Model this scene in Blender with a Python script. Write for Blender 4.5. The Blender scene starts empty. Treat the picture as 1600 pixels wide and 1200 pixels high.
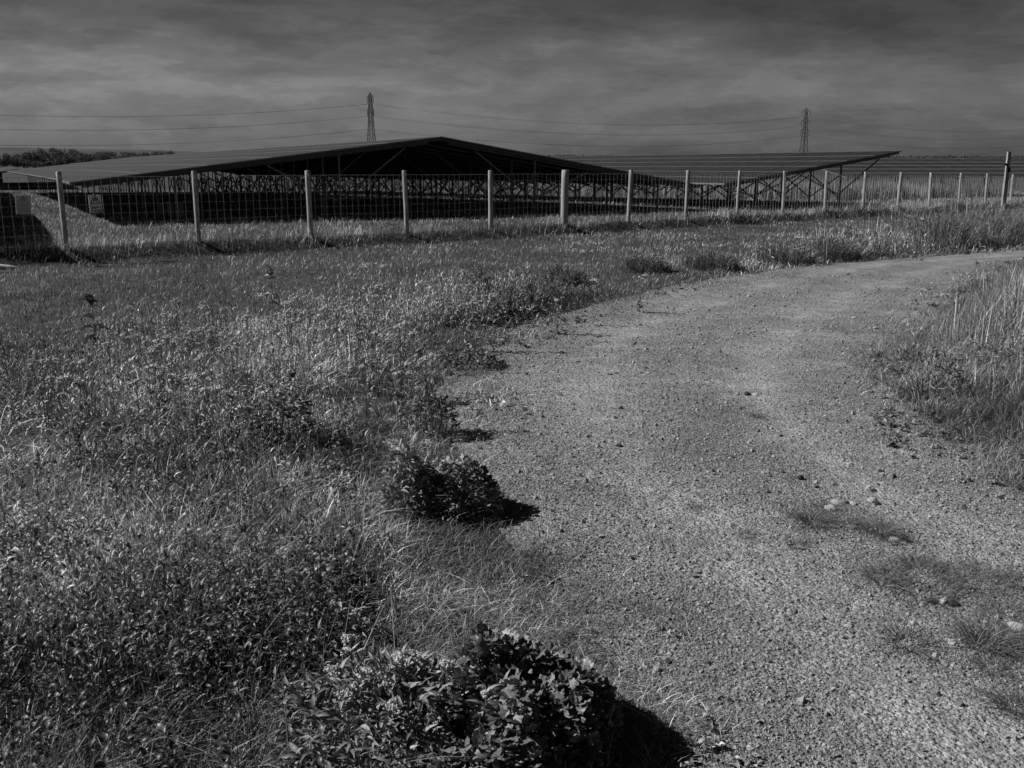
import bpy, math, random
import numpy as np
from mathutils import Vector
rng = np.random.default_rng(7)
random.seed(7)
R = math.radians
scene = bpy.context.scene
col = scene.collection

# ------------------------------------------------------------------ camera
CH, PITCH, FPX = 1.75, 13.1, 1524.0
cam = bpy.data.cameras.new('camera')
camo = bpy.data.objects.new('camera', cam)
col.objects.link(camo)
cam.sensor_width = 36
cam.lens = FPX / 1600 * 36
cam.clip_start, cam.clip_end = 0.05, 20000
camo.location = (0, 0, CH)
camo.rotation_euler = (R(90 - PITCH), 0, 0)
scene.camera = camo
SN, CS = math.sin(R(PITCH)), math.cos(R(PITCH))

def ray(px, py):
    """direction of a photo pixel as (x/y, z/y)"""
    vx, vu = (px - 800) / FPX, (600 - py) / FPX
    fw = CS + SN * vu
    return vx / fw, (-SN + CS * vu) / fw

# ------------------------------------------------------------------ noise
_tab = np.random.default_rng(3).random((256, 256))
def vnoise(x, y):
    x = np.asarray(x, float); y = np.asarray(y, float)
    xi = np.floor(x).astype(int); yi = np.floor(y).astype(int)
    fx = x - xi; fy = y - yi
    fx = fx * fx * (3 - 2 * fx); fy = fy * fy * (3 - 2 * fy)
    a = _tab[xi & 255, yi & 255]; b = _tab[(xi + 1) & 255, yi & 255]
    c = _tab[xi & 255, (yi + 1) & 255]; d = _tab[(xi + 1) & 255, (yi + 1) & 255]
    return (a * (1 - fx) + b * fx) * (1 - fy) + (c * (1 - fx) + d * fx) * fy
def fbm(x, y, o=3):
    s = 0; a = 0.5; t = 0
    for i in range(o):
        s = s + a * vnoise(x * 2 ** i + 17.3 * i, y * 2 ** i + 5.1 * i); t += a; a *= .5
    return s / t
def sstep(a, b, x):
    t = np.clip((np.asarray(x, float) - a) / (b - a), 0, 1)
    return t * t * (3 - 2 * t)

# ------------------------------------------------------------------ layout
FX0, FY0, FDX, FDY = -8.18, 18.0, 1.912, 1.66       # fence: first post and step
FL = math.hypot(FDX, FDY)
FTX, FTY = FDX / FL, FDY / FL                        # along fence
FNX, FNY = -FTY, FTX                                 # towards the field
def fence_d(x, y):
    return (np.asarray(x) - FX0) * FNX + (np.asarray(y) - FY0) * FNY
def fence_s(x, y):
    return (np.asarray(x) - FX0) * FTX + (np.asarray(y) - FY0) * FTY
LE = np.array([(.5, -6), (.42, 1.5), (.22, 2.6), (.17, 2.9), (.1, 3.6), (.085, 4.0), (0, 4.57), (-.22, 5.6), (-.46, 7.5), (-.42, 8.8), (.15, 10.6), (1.5, 13.1), (3.3, 15.5), (5.7, 17.9), (10.8, 21.0), (20, 25.5), (60, 44)])
RE = np.array([(5.5, -6), (4.4, 1.5), (3.5, 3.5), (2.79, 5.05), (2.81, 6.06), (2.94, 7.5), (3.45, 8.8), (4.43, 10.6), (6.54, 14.2), (8.75, 17.5), (9.9, 18.7), (22, 23.2), (62, 41)])
def ruts(x, y):
    """1 on the two compacted wheel lines of the track"""
    l = np.interp(y, LE[:, 1], LE[:, 0]); r = np.interp(y, RE[:, 1], RE[:, 0]); w = r - l
    u = (x - l) / w + .05 * (fbm(y * .5, y * 0 + 7) - .5)
    return np.exp(-((u - .30) / .09) ** 2) + np.exp(-((u - .68) / .08) ** 2)
def fines(x, y):
    """compacted dusty ground (1) against loose coarse stones (0)"""
    return np.clip(.75 * ruts(x, y) + 1.5 * (fbm(x * .9 + 60, y * .9 + 3, 4) - .42), 0, 1)
def path_d(x, y):
    """>0 inside the path: metres from the nearer edge (roughly)"""
    x = np.asarray(x, float); y = np.asarray(y, float)
    l = np.interp(y, LE[:, 1], LE[:, 0]); r = np.interp(y, RE[:, 1], RE[:, 0])
    sl = np.interp(y, LE[:, 1], np.gradient(LE[:, 0], LE[:, 1])); sr = np.interp(y, RE[:, 1], np.gradient(RE[:, 0], RE[:, 1]))
    return np.minimum((x - l) / np.sqrt(1 + sl ** 2), (r - x) / np.sqrt(1 + sr ** 2))
def left_of_path(x, y):
    return np.asarray(x) < np.interp(y, LE[:, 1], LE[:, 0])
VB = np.array([(-9, 6.2), (-6, 7.5), (-4.35, 8.3), (-3.66, 8.7), (-2.85, 10.8), (-.8, 12.1), (1.8, 13.7), (4.7, 18), (10.1, 25), (16, 30.5), (40, 47)])
def verge_d(x, y):
    """>0 on the path side of the outer line of the tall verge"""
    return np.interp(x, VB[:, 0], VB[:, 1]) - np.asarray(y)
def g(x, y):
    x = np.asarray(x, float); y = np.asarray(y, float)
    yy = np.clip(y, 0, 110)
    z = -.0135 * (np.sqrt((yy - 5) ** 2 + 4) + (yy - 5)) / 2
    pd = path_d(x, y)
    z = z - .0088 * (np.sqrt((yy - 46) ** 2 + 9) + (yy - 46)) / 2
    off = sstep(.1, -.7, pd)
    z = z + off * (.05 * (fbm(x * .9, y * .9) - .5) + .03 * sstep(0, -.8, pd)) * sstep(140, 60, y)
    fd = fence_d(x, y)
    z = z + (.12 * sstep(-.45, .0, fd) + .14 * np.exp(-((fd - .1) / .35) ** 2) * (.4 + 1.2 * fbm(x * .8 + 9, y * .8))) * sstep(80, 45, y) * sstep(-14, -7, x + 2)
    return z
def at(px, py, dz=0.0):
    rx, rz = ray(px, py)
    y = 8.0
    for i in range(40):
        y = .5 * y + .5 * (CH - float(g(rx * y, y)) - dz) / -rz
    return Vector((rx * y, y, float(g(rx * y, y))))

# ------------------------------------------------------------------ materials
def val(nt, v):
    return (v, v, v, 1)
def mat(name, lo, hi, scale=20, rough=.8, spec=.3, bump=0, attr=False, metal=0, detail=4, dist=.02, stretch=None, trans=0):
    m = bpy.data.materials.new(name); m.use_nodes = True
    nt = m.node_tree; n = nt.nodes; l = nt.links
    p = n['Principled BSDF']
    p.inputs['Roughness'].default_value = rough
    p.inputs['Specular IOR Level'].default_value = spec
    p.inputs['Metallic'].default_value = metal
    tc = n.new('ShaderNodeTexCoord')
    mp = n.new('ShaderNodeMapping')
    l.new(tc.outputs['Object'], mp.inputs[0])
    if stretch: mp.inputs['Scale'].default_value = stretch
    nz = n.new('ShaderNodeTexNoise'); nz.inputs['Scale'].default_value = scale; nz.inputs['Detail'].default_value = detail
    l.new(mp.outputs[0], nz.inputs['Vector'])
    mr = n.new('ShaderNodeMapRange'); mr.inputs['From Min'].default_value = .3; mr.inputs['From Max'].default_value = .7
    mr.inputs['To Min'].default_value = lo; mr.inputs['To Max'].default_value = hi
    l.new(nz.outputs['Fac'], mr.inputs['Value'])
    out = mr.outputs[0]
    if attr:
        a = n.new('ShaderNodeAttribute'); a.attribute_name = 'shade'
        mu = n.new('ShaderNodeMath'); mu.operation = 'MULTIPLY'
        l.new(out, mu.inputs[0]); l.new(a.outputs['Fac'], mu.inputs[1]); out = mu.outputs[0]
    l.new(out, p.inputs['Base Color'])
    if bump:
        b = n.new('ShaderNodeBump'); b.inputs['Strength'].default_value = bump; b.inputs['Distance'].default_value = dist
        l.new(nz.outputs['Fac'], b.inputs['Height']); l.new(b.outputs[0], p.inputs['Normal'])
    if trans:
        t = n.new('ShaderNodeBsdfTranslucent'); l.new(out, t.inputs['Color'])
        mx = n.new('ShaderNodeMixShader'); mx.inputs[0].default_value = trans
        l.new(p.outputs[0], mx.inputs[1]); l.new(t.outputs[0], mx.inputs[2])
        l.new(mx.outputs[0], n['Material Output'].inputs['Surface'])
    return m
M = {}
M['grass'] = mat('grass_blade', .225, .35, 3, .5, .3, attr=True, trans=.12)
M['leaf'] = mat('weed_leaf', .185, .29, 4, .5, .35, attr=True, trans=.1)
M['bushleaf'] = mat('bush_leaf', .095, .165, 6, .45, .4, attr=True, trans=.12)
M['petal'] = mat('white_petal', .5, .68, 60, .7, .2, trans=.25)
M['reed'] = mat('dry_reed', .17, .27, 3, .6, .25, attr=True, trans=.15)
M['soil'] = mat('soil', .03, .075, 6, .95, .1, bump=.6, detail=8)
M['post'] = mat('weathered_post', .16, .42, 9, .85, .2, bump=.7, stretch=(4, 4, .5), detail=8, dist=.01)
M['strainer'] = mat('weathered_strainer', .22, .38, 10, .85, .2, bump=.6, stretch=(4, 4, .5), detail=8, dist=.01)
M['wire'] = mat('galvanised_wire', .6, .75, 30, .45, .5)
M['steel'] = mat('galvanised_steel', .12, .18, 12, .55, .4)
M['beam'] = mat('dark_beam', .06, .10, 12, .6, .3)
M['back'] = mat('panel_backsheet', .05, .07, 5, .6, .3)
M['alu'] = mat('aluminium_frame', .13, .19, 10, .4, .5)
M['glass'] = mat('panel_glass', .012, .03, 1.3, .22, .5)
M['pylon'] = mat('pylon_steel', .03, .05, 2, .6, .3)
M['cable'] = mat('cable_metal', .05, .08, 2, .6, .3)
M['sign'] = mat('sign_plate', .78, .84, 30, .5, .4)
M['signdull'] = mat('faded_sign_plate', .5, .6, 30, .6, .3)
M['ink'] = mat('sign_ink', .012, .02, 30, .6, .3)
M['inkdull'] = mat('faded_sign_ink', .14, .18, 30, .6, .3)
M['bark'] = mat('bark', .06, .12, 6, .9, .1, bump=.5, stretch=(3, 3, .6))
M['tree'] = mat('tree_leaf', .05, .09, .4, .6, .2, attr=True, trans=.15)
M['hill'] = mat('hillside', .05, .09, .01, .95, .05)
M['stone'] = mat('stone', .38, .6, 25, .9, .2, bump=.6)
M['clod'] = mat('dark_clod', .05, .10, 25, .95, .1, bump=.8)
M['pebble'] = mat('gravel_stone', .21, .31, 8, .85, .2, attr=True)
M['wood'] = mat('bleached_wood', .22, .5, 20, .8, .2, bump=.5, stretch=(1, 6, 6))
M['box'] = mat('grey_enclosure', .16, .2, 20, .6, .3)
M['straw'] = mat('dry_straw', .3, .5, 30, .6, .3)

def path_material():
    m = bpy.data.materials.new('gravel'); m.use_nodes = True
    nt = m.node_tree; n = nt.nodes; l = nt.links
    p = n['Principled BSDF']; p.inputs['Roughness'].default_value = .9; p.inputs['Specular IOR Level'].default_value = .2
    tc = n.new('ShaderNodeTexCoord')
    def noise(scale, detail=3, rough=.5):
        z = n.new('ShaderNodeTexNoise'); z.inputs['Scale'].default_value = scale; z.inputs['Detail'].default_value = detail; z.inputs['Roughness'].default_value = rough
        l.new(tc.outputs['Object'], z.inputs['Vector']); return z.outputs['Fac']
    def rng_(x, a, b, c, d):
        r = n.new('ShaderNodeMapRange'); 
        for k, v in zip(('From Min', 'From Max', 'To Min', 'To Max'), (a, b, c, d)): r.inputs[k].default_value = v
        l.new(x, r.inputs['Value']); return r.outputs[0]
    def op(o, a, b):
        q = n.new('ShaderNodeMath'); q.operation = o
        l.new(a, q.inputs[0])
        if isinstance(b, (int, float)): q.inputs[1].default_value = b
        else: l.new(b, q.inputs[1])
        return q.outputs[0]
    v = n.new('ShaderNodeTexVoronoi'); v.inputs['Scale'].default_value = 75; l.new(tc.outputs['Object'], v.inputs['Vector'])
    v2 = n.new('ShaderNodeTexVoronoi'); v2.inputs['Scale'].default_value = 32; l.new(tc.outputs['Object'], v2.inputs['Vector'])
    sp = n.new('ShaderNodeSeparateColor'); l.new(v.outputs['Color'], sp.inputs[0])
    sp2 = n.new('ShaderNodeSeparateColor'); l.new(v2.outputs['Color'], sp2.inputs[0])
    stone = op('MULTIPLY', rng_(sp.outputs[0], 0, 1, .6, 1.4), rng_(sp2.outputs[1], 0, 1, .84, 1.16))
    big = op('MULTIPLY', rng_(noise(1.1, 6, .65), .3, .7, .70, 1.26), rng_(noise(6, 5, .65), .3, .7, .78, 1.2))
    a = op('MULTIPLY', stone, big)
    at_ = n.new('ShaderNodeAttribute'); at_.attribute_name = 'shade'
    a = op('MULTIPLY', op('MULTIPLY', a, .225), at_.outputs['Fac'])
    l.new(a, p.inputs['Base Color'])
    h = op('ADD', op('MULTIPLY', rng_(v.outputs['Distance'], 0, .7, 1, 0), .6), op('MULTIPLY', rng_(v2.outputs['Distance'], 0, .7, 1, 0), .7))
    h = op('ADD', h, op('MULTIPLY', noise(160, 2), .5))
    b = n.new('ShaderNodeBump'); b.inputs['Strength'].default_value = 1; b.inputs['Distance'].default_value = .010
    l.new(h, b.inputs['Height']); l.new(b.outputs[0], p.inputs['Normal'])
    return m
M['path'] = path_material()

# ------------------------------------------------------------------ mesh helpers
class MB:
    def __init__(s): s.v = []; s.f = []; s.sh = []; s.mi = []; s.n = 0
    def add(s, V, F, shade=1.0, mi=0):
        V = np.asarray(V, float).reshape(-1, 3); F = np.asarray(F, int)
        s.v.append(V); s.f.append(F + s.n); s.n += len(V)
        s.sh.append(np.broadcast_to(np.asarray(shade, float), (len(V),)))
        s.mi.append(np.full(len(F), mi))
        return s
    def bar(s, p, q, w, h=None, up=(0, 0, 1), mi=0, taper=1.0):
        p = np.array(p, float); q = np.array(q, float); h = h or w
        d = q - p; d /= np.linalg.norm(d); u = np.array(up, float)
        if abs(d @ u) > .97: u = np.array([1., 0, 0])
        a = np.cross(d, u); a /= np.linalg.norm(a); b = np.cross(a, d)
        V = [o + k * (sa * a * w / 2 + sb * b * h / 2) for o, k in ((p, 1), (q, taper)) for sa, sb in ((-1, -1), (1, -1), (1, 1), (-1, 1))]
        F = [(0, 1, 5, 4), (1, 2, 6, 5), (2, 3, 7, 6), (3, 0, 4, 7), (3, 2, 1, 0), (4, 5, 6, 7)]
        return s.add(V, F, mi=mi)
    def box(s, c, sz, mi=0, R3=None):
        c = np.array(c, float)
        V = np.array([(x, y, z) for z in (-.5, .5) for x, y in ((-.5, -.5), (.5, -.5), (.5, .5), (-.5, .5))]) * np.array(sz)
        if R3 is not None: V = V @ np.array(R3).T
        F = [(3, 2, 1, 0), (4, 5, 6, 7), (0, 1, 5, 4), (1, 2, 6, 5), (2, 3, 7, 6), (3, 0, 4, 7)]
        return s.add(V + c, F, mi=mi)
    def tube(s, pts, rad, sides=8, mi=0, cap=True):
        pts = np.array(pts, float); n = len(pts)
        rad = np.broadcast_to(np.asarray(rad, float), (n,))
        T = np.gradient(pts, axis=0); T /= np.linalg.norm(T, axis=1)[:, None]
        u = np.array([0., 0, 1]) if abs(T[0] @ np.array([0, 0, 1.])) < .9 else np.array([1., 0, 0])
        V = []
        for i in range(n):
            a = np.cross(T[i], u); a /= np.linalg.norm(a); b = np.cross(a, T[i])
            for k in range(sides):
                t = 2 * math.pi * k / sides
                V.append(pts[i] + rad[i] * (math.cos(t) * a + math.sin(t) * b))
        F = [(i * sides + k, (i + 1) * sides + k, (i + 1) * sides + (k + 1) % sides, i * sides + (k + 1) % sides) for i in range(n - 1) for k in range(sides)]
        s.add(V, F, mi=mi)
        if cap:
            for base in (0, (n - 1) * sides):
                ring = V[base:base + sides]; c = np.mean(ring, axis=0)
                s.add(list(ring) + [c], [(k, (k + 1) % sides, sides) for k in range(sides)], mi=mi)
        return s
    def build(s, name, mats, parent=None, smooth=False):
        mats = mats if isinstance(mats, (list, tuple)) else [mats]
        V = np.concatenate(s.v); me = bpy.data.meshes.new(name)
        loops = np.concatenate([f.ravel() for f in s.f]); cnt = np.concatenate([np.full(len(f), f.shape[1]) for f in s.f])
        me.vertices.add(len(V)); me.vertices.foreach_set('co', V.astype(np.float32).ravel())
        me.loops.add(len(loops)); me.loops.foreach_set('vertex_index', loops.astype(np.int32))
        me.polygons.add(len(cnt)); st = np.concatenate([[0], np.cumsum(cnt)[:-1]])
        me.polygons.foreach_set('loop_start', st.astype(np.int32)); me.polygons.foreach_set('loop_total', cnt.astype(np.int32))
        for m in mats: me.materials.append(m)
        if len(mats) > 1: me.polygons.foreach_set('material_index', np.concatenate(s.mi).astype(np.int32))
        me.polygons.foreach_set('use_smooth', np.full(len(cnt), smooth))
        a = me.attributes.new('shade', 'FLOAT', 'POINT'); a.data.foreach_set('value', np.concatenate(s.sh).astype(np.float32))
        me.update(calc_edges=True); me.validate()
        o = bpy.data.objects.new(name, me); col.objects.link(o)
        if parent: o.parent = parent
        return o
def tag(o, label=None, cat=None, group=None, kind=None):
    if label: o['label'] = label
    if cat: o['category'] = cat
    if group: o['group'] = group
    if kind: o['kind'] = kind
    return o
def empty(name, loc, rz=0.0):
    o = bpy.data.objects.new(name, None); o.location = loc; o.rotation_euler = (0, 0, rz); o.empty_display_size = .1
    col.objects.link(o); return o
def copy_tree(o, parent=None):
    c = o.copy(); col.objects.link(c); c.parent = parent
    for ch in list(o.children): copy_tree(ch, c)
    return c
def stamp(mb, TV, TF, pos, Rm, sc, shade):
    TV = np.asarray(TV, float); TF = np.asarray(TF, int); N = len(pos)
    sc = np.asarray(sc, float); sc = sc[:, None, None] if sc.ndim == 1 else sc[:, None, :]
    V = np.einsum('nij,nkj->nki', Rm, TV[None] * sc) + pos[:, None, :]
    F = (TF[None] + (np.arange(N) * len(TV))[:, None, None]).reshape(-1, TF.shape[1])
    mb.add(V.reshape(-1, 3), F, np.repeat(np.broadcast_to(shade, (N,)), len(TV)))
def basis(d, roll=None):
    """rotation matrices whose local x is d and local z leans up, rolled about d"""
    d = d / np.linalg.norm(d, axis=1)[:, None]
    up = np.tile([0., 0, 1], (len(d), 1)); up[np.abs(d[:, 2]) > .97] = (1, 0, 0)
    y = np.cross(up, d); y /= np.linalg.norm(y, axis=1)[:, None]
    z = np.cross(d, y)
    if roll is not None:
        c, s = np.cos(roll)[:, None], np.sin(roll)[:, None]
        y, z = y * c + z * s, z * c - y * s
    return np.stack([d, y, z], axis=2)
def blades(mb, P, h, w, lean, segs=3, shade=1.0, ang=None, pw=1.9):
    N = len(P); t = np.linspace(0, 1, segs + 1)
    ang = rng.uniform(0, 2 * np.pi, N) if ang is None else ang
    fac = ang + rng.normal(np.pi / 2, .6, N)
    hor = (lean * h)[:, None] * t ** pw
    ver = h[:, None] * t * (1 - .38 * np.clip(lean, 0, 1.3)[:, None] * t)
    C = P[:, None, :] + np.stack([np.cos(ang)[:, None] * hor, np.sin(ang)[:, None] * hor, ver], 2)
    wd = w[:, None] * np.array([.75 * (1 - .97 * x ** 1.4) + .25 * math.sin(math.pi * x) for x in t])
    S = np.stack([np.cos(fac), np.sin(fac), np.zeros(N)], 1)[:, None, :] * wd[:, :, None] * .5
    V = np.stack([C - S, C + S], 2).reshape(-1, 3)
    k = 2 * (segs + 1); b = (np.arange(N) * k)[:, None]
    F = np.stack([np.stack([b[:, 0] + 2 * i, b[:, 0] + 2 * i + 1, b[:, 0] + 2 * i + 3, b[:, 0] + 2 * i + 2], 1) for i in range(segs)], 1).reshape(-1, 4)
    mb.add(V, F, np.repeat(np.broadcast_to(shade, (N,)), k))
# leaf templates: local x along the leaf, z its upper side
def lance(n=4, fold=.25, droop=.25, wid=.26):
    V = []; F = []
    for i in range(n):
        t = i / (n - 1); w = wid * math.sin(math.pi * min(1, .08 + .92 * t) ** .8) if i < n - 1 else .01
        z = .12 * math.sin(math.pi * t) - droop * t * t
        for s in (-1, 0, 1): V.append((t, s * w * .5, z + abs(s) * w * fold))
    for i in range(n - 1):
        for s in (0, 1): F.append((3 * i + s, 3 * i + 3 + s, 3 * i + 4 + s, 3 * i + 1 + s))
    return np.array(V), np.array(F)
LANCE = lance(); OVATE = lance(5, .2, .2, .55); THIN = lance(3, .3, .3, .22)
def lobed():
    V = [(.12, 0, 0)]; K = 20
    for k in range(K + 1):
        a = -2.75 + 5.5 * k / K
        r = .5 * (1 + .16 * math.cos(a * 5.7)) 
        V.append((.45 + r * math.cos(a) * .95, r * math.sin(a), .07 * math.cos(a * 5.7) - .16 * r * r + .05 * math.sin(3 * a)))
    return np.array(V), np.array([(0, k, k + 1) for k in range(1, K + 1)])
LOBED = lobed()
OCT = (np.array([(1, 0, 0), (-1, 0, 0), (0, 1, 0), (0, -1, 0), (0, 0, 1), (0, 0, -1)], float), np.array([(0, 2, 4), (2, 1, 4), (1, 3, 4), (3, 0, 4), (2, 0, 5), (1, 2, 5), (3, 1, 5), (0, 3, 5)]))
def rand_rot(N):
    d = rng.normal(size=(N, 3)); return basis(d, rng.uniform(0, 6.28, N))
def pos3(x, y, dz=0): return np.stack([x, y, g(x, y) + dz], 1)
def sample(n, y0, y1, r0, r1):
    y = y0 * (y1 / y0) ** rng.random(n); x = y * rng.uniform(r0, r1, n)
    for lo_, hi_, k in ((r0 - .8, r0, .3 if r0 < -.6 else 0), (r1, r1 + .4, .15 if r1 > .6 else 0)):   # thinner cover carries on to either side
        m = int(n * k)
        if m:
            ye = y0 * (y1 / y0) ** rng.random(m); x = np.concatenate([x, ye * rng.uniform(lo_, hi_, m)]); y = np.concatenate([y, ye])
    return x, y

# ------------------------------------------------------------------ setting: ground, path, hills
def axis(lo, hi, step, far_lo, far_hi):
    a = list(np.arange(lo, hi + 1e-6, step)); s = step
    while a[-1] < far_hi: s *= 1.25; a.append(a[-1] + s)
    s = step; b = [a[0]]
    while b[-1] > far_lo: s *= 1.25; b.append(b[-1] - s)
    return np.array(b[:0:-1] + a)
def grid(xs, ys, zf):
    X, Y = np.meshgrid(xs, ys); Z = zf(X, Y); nx, ny = len(xs), len(ys)
    i = np.arange(nx - 1)[None] + (np.arange(ny - 1) * nx)[:, None]
    F = np.stack([i, i + 1, i + nx + 1, i + nx], 2).reshape(-1, 4)
    return np.stack([X, Y, Z], 2).reshape(-1, 3), F
mb = MB(); mb.add(*grid(axis(-22, 42, .2, -6000, 6000), axis(-5, 55, .2, -60, 9000), lambda x, y: g(x, y) - .03 * sstep(.0, .35, path_d(x, y))))
gr = mb.build('ground', M['soil'], smooth=True); tag(gr, 'dark soil of the flat field under the grass', 'ground', kind='structure')
# path: a ribbon sheet whose edges dip under the soil
mb = MB()
ys = np.concatenate([np.arange(-4, 2, .2), np.arange(2, 8, .03), np.arange(8, 21, .06), np.arange(21, 44, .4)])
us = np.linspace(0, 1, 190)
l = np.interp(ys, LE[:, 1], LE[:, 0]) - .35 - .25 * sstep(10, 20, ys); r = np.interp(ys, RE[:, 1], RE[:, 0]) + .35 + .25 * sstep(10, 20, ys)
X = l[:, None] + (r - l)[:, None] * us[None]; Y = np.repeat(ys[:, None], len(us), 1)
pdv = path_d(X, Y)
Z = g(X, Y) + .02 * sstep(-.3, .3, pdv) + .007 * (fbm(X * 14, Y * 14) - .5) + .03 * (fbm(X * .8 + 4, Y * .8) - .5) * sstep(-.2, .5, pdv) - .015 * ruts(X, Y) - .05 * sstep(-.05, -.35, pdv + .25 * (fbm(X * 2.2, Y * 2.2) - .5))
i = np.arange(len(us) - 1)[None] + (np.arange(len(ys) - 1) * len(us))[:, None]
mb.add(np.stack([X, Y, Z], 2), np.stack([i, i + 1, i + len(us) + 1, i + len(us)], 2).reshape(-1, 4), (.84 + .34 * fines(X, Y) + .2 * (fbm(X * 3, Y * 3) - .5)).ravel())
pa = mb.build('gravel_path', M['path'], smooth=True); tag(pa, 'pale gravel track curving away to the right', 'path', kind='structure')
def zpath(x, y):
    pdv = path_d(x, y)
    return g(x, y) + .02 * sstep(-.3, .3, pdv) + .007 * (fbm(x * 14, y * 14) - .5) + .03 * (fbm(x * .8 + 4, y * .8) - .5) * sstep(-.2, .5, pdv) - .015 * ruts(x, y)
# loose gravel on the path
x, y = sample(210000, 2.2, 16, -.15, .62)
keep = (path_d(x, y) + .3 * (fbm(x * 2, y * 2) - .5) > .02) & (rng.random(len(x)) < 1.05 - .9 * fines(x, y))
x, y = x[keep], y[keep]; N = len(x)
sz = np.clip(rng.lognormal(math.log(.0033), .5, N), .0018, .02) * (y / 4) ** .45
mb = MB(); stamp(mb, *OCT, np.stack([x, y, zpath(x, y) + sz * .25], 1), rand_rot(N), sz[:, None] * rng.uniform(.6, 1.3, (N, 3)), rng.uniform(.4, 1.4, N))
tag(mb.build('gravel', M['pebble'], smooth=False), 'loose small stones covering the gravel track', 'gravel', kind='stuff')
# hills on the left horizon
def hill(x, y):
    return -2 + 30 * np.exp(-((x + 1500) / 900) ** 2) * np.exp(-((y - 2600) / 260) ** 2) * (.8 + .4 * fbm(x / 300, y / 300)) - 3 * sstep(-500, 200, x)
mb = MB(); mb.add(*grid(np.linspace(-3600, 300, 90), np.linspace(2000, 3200, 24), hill))
tag(mb.build('hills', M['hill'], smooth=True), 'low hills on the far left horizon', 'hills', kind='structure')

# ------------------------------------------------------------------ solar arrays
AZ = R(28)
WX, WY = math.cos(AZ), math.sin(AZ)          # across the rows
DX, DY = -math.sin(AZ), math.cos(AZ)         # along the rows, away
def on_gable(C, px, py):
    rx, rz = ray(px, py)                      # solve C + t*w on the ray's vertical plane
    t = (rx * C[1] - C[0]) / (WX - rx * WY)
    y = C[1] + t * WY
    return t, CH + rz * y
rx, rz = ray(108, 285); C0 = (rx * 28, 28.0); C0z = CH + rz * 28
tR, zR = on_gable(C0, 690, 213); tE, zE = on_gable(C0, 1093, 286.5); tT, zT = on_gable(C0, 1409, 231.5)
tE2, zE2 = on_gable(C0, 1132, 284.5)
gy0 = float(g(0, 33))
def drop(x, y):
    return .72 * (-.0135) * (np.clip(y, 0, 110) - 33.0) * (np.asarray(y) > 33)
def wpt(C, t, s, z):
    x = C[0] + t * WX + s * DX; y = C[1] + t * WY + s * DY
    return np.array([x, y, z + float(drop(x, y))])
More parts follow.
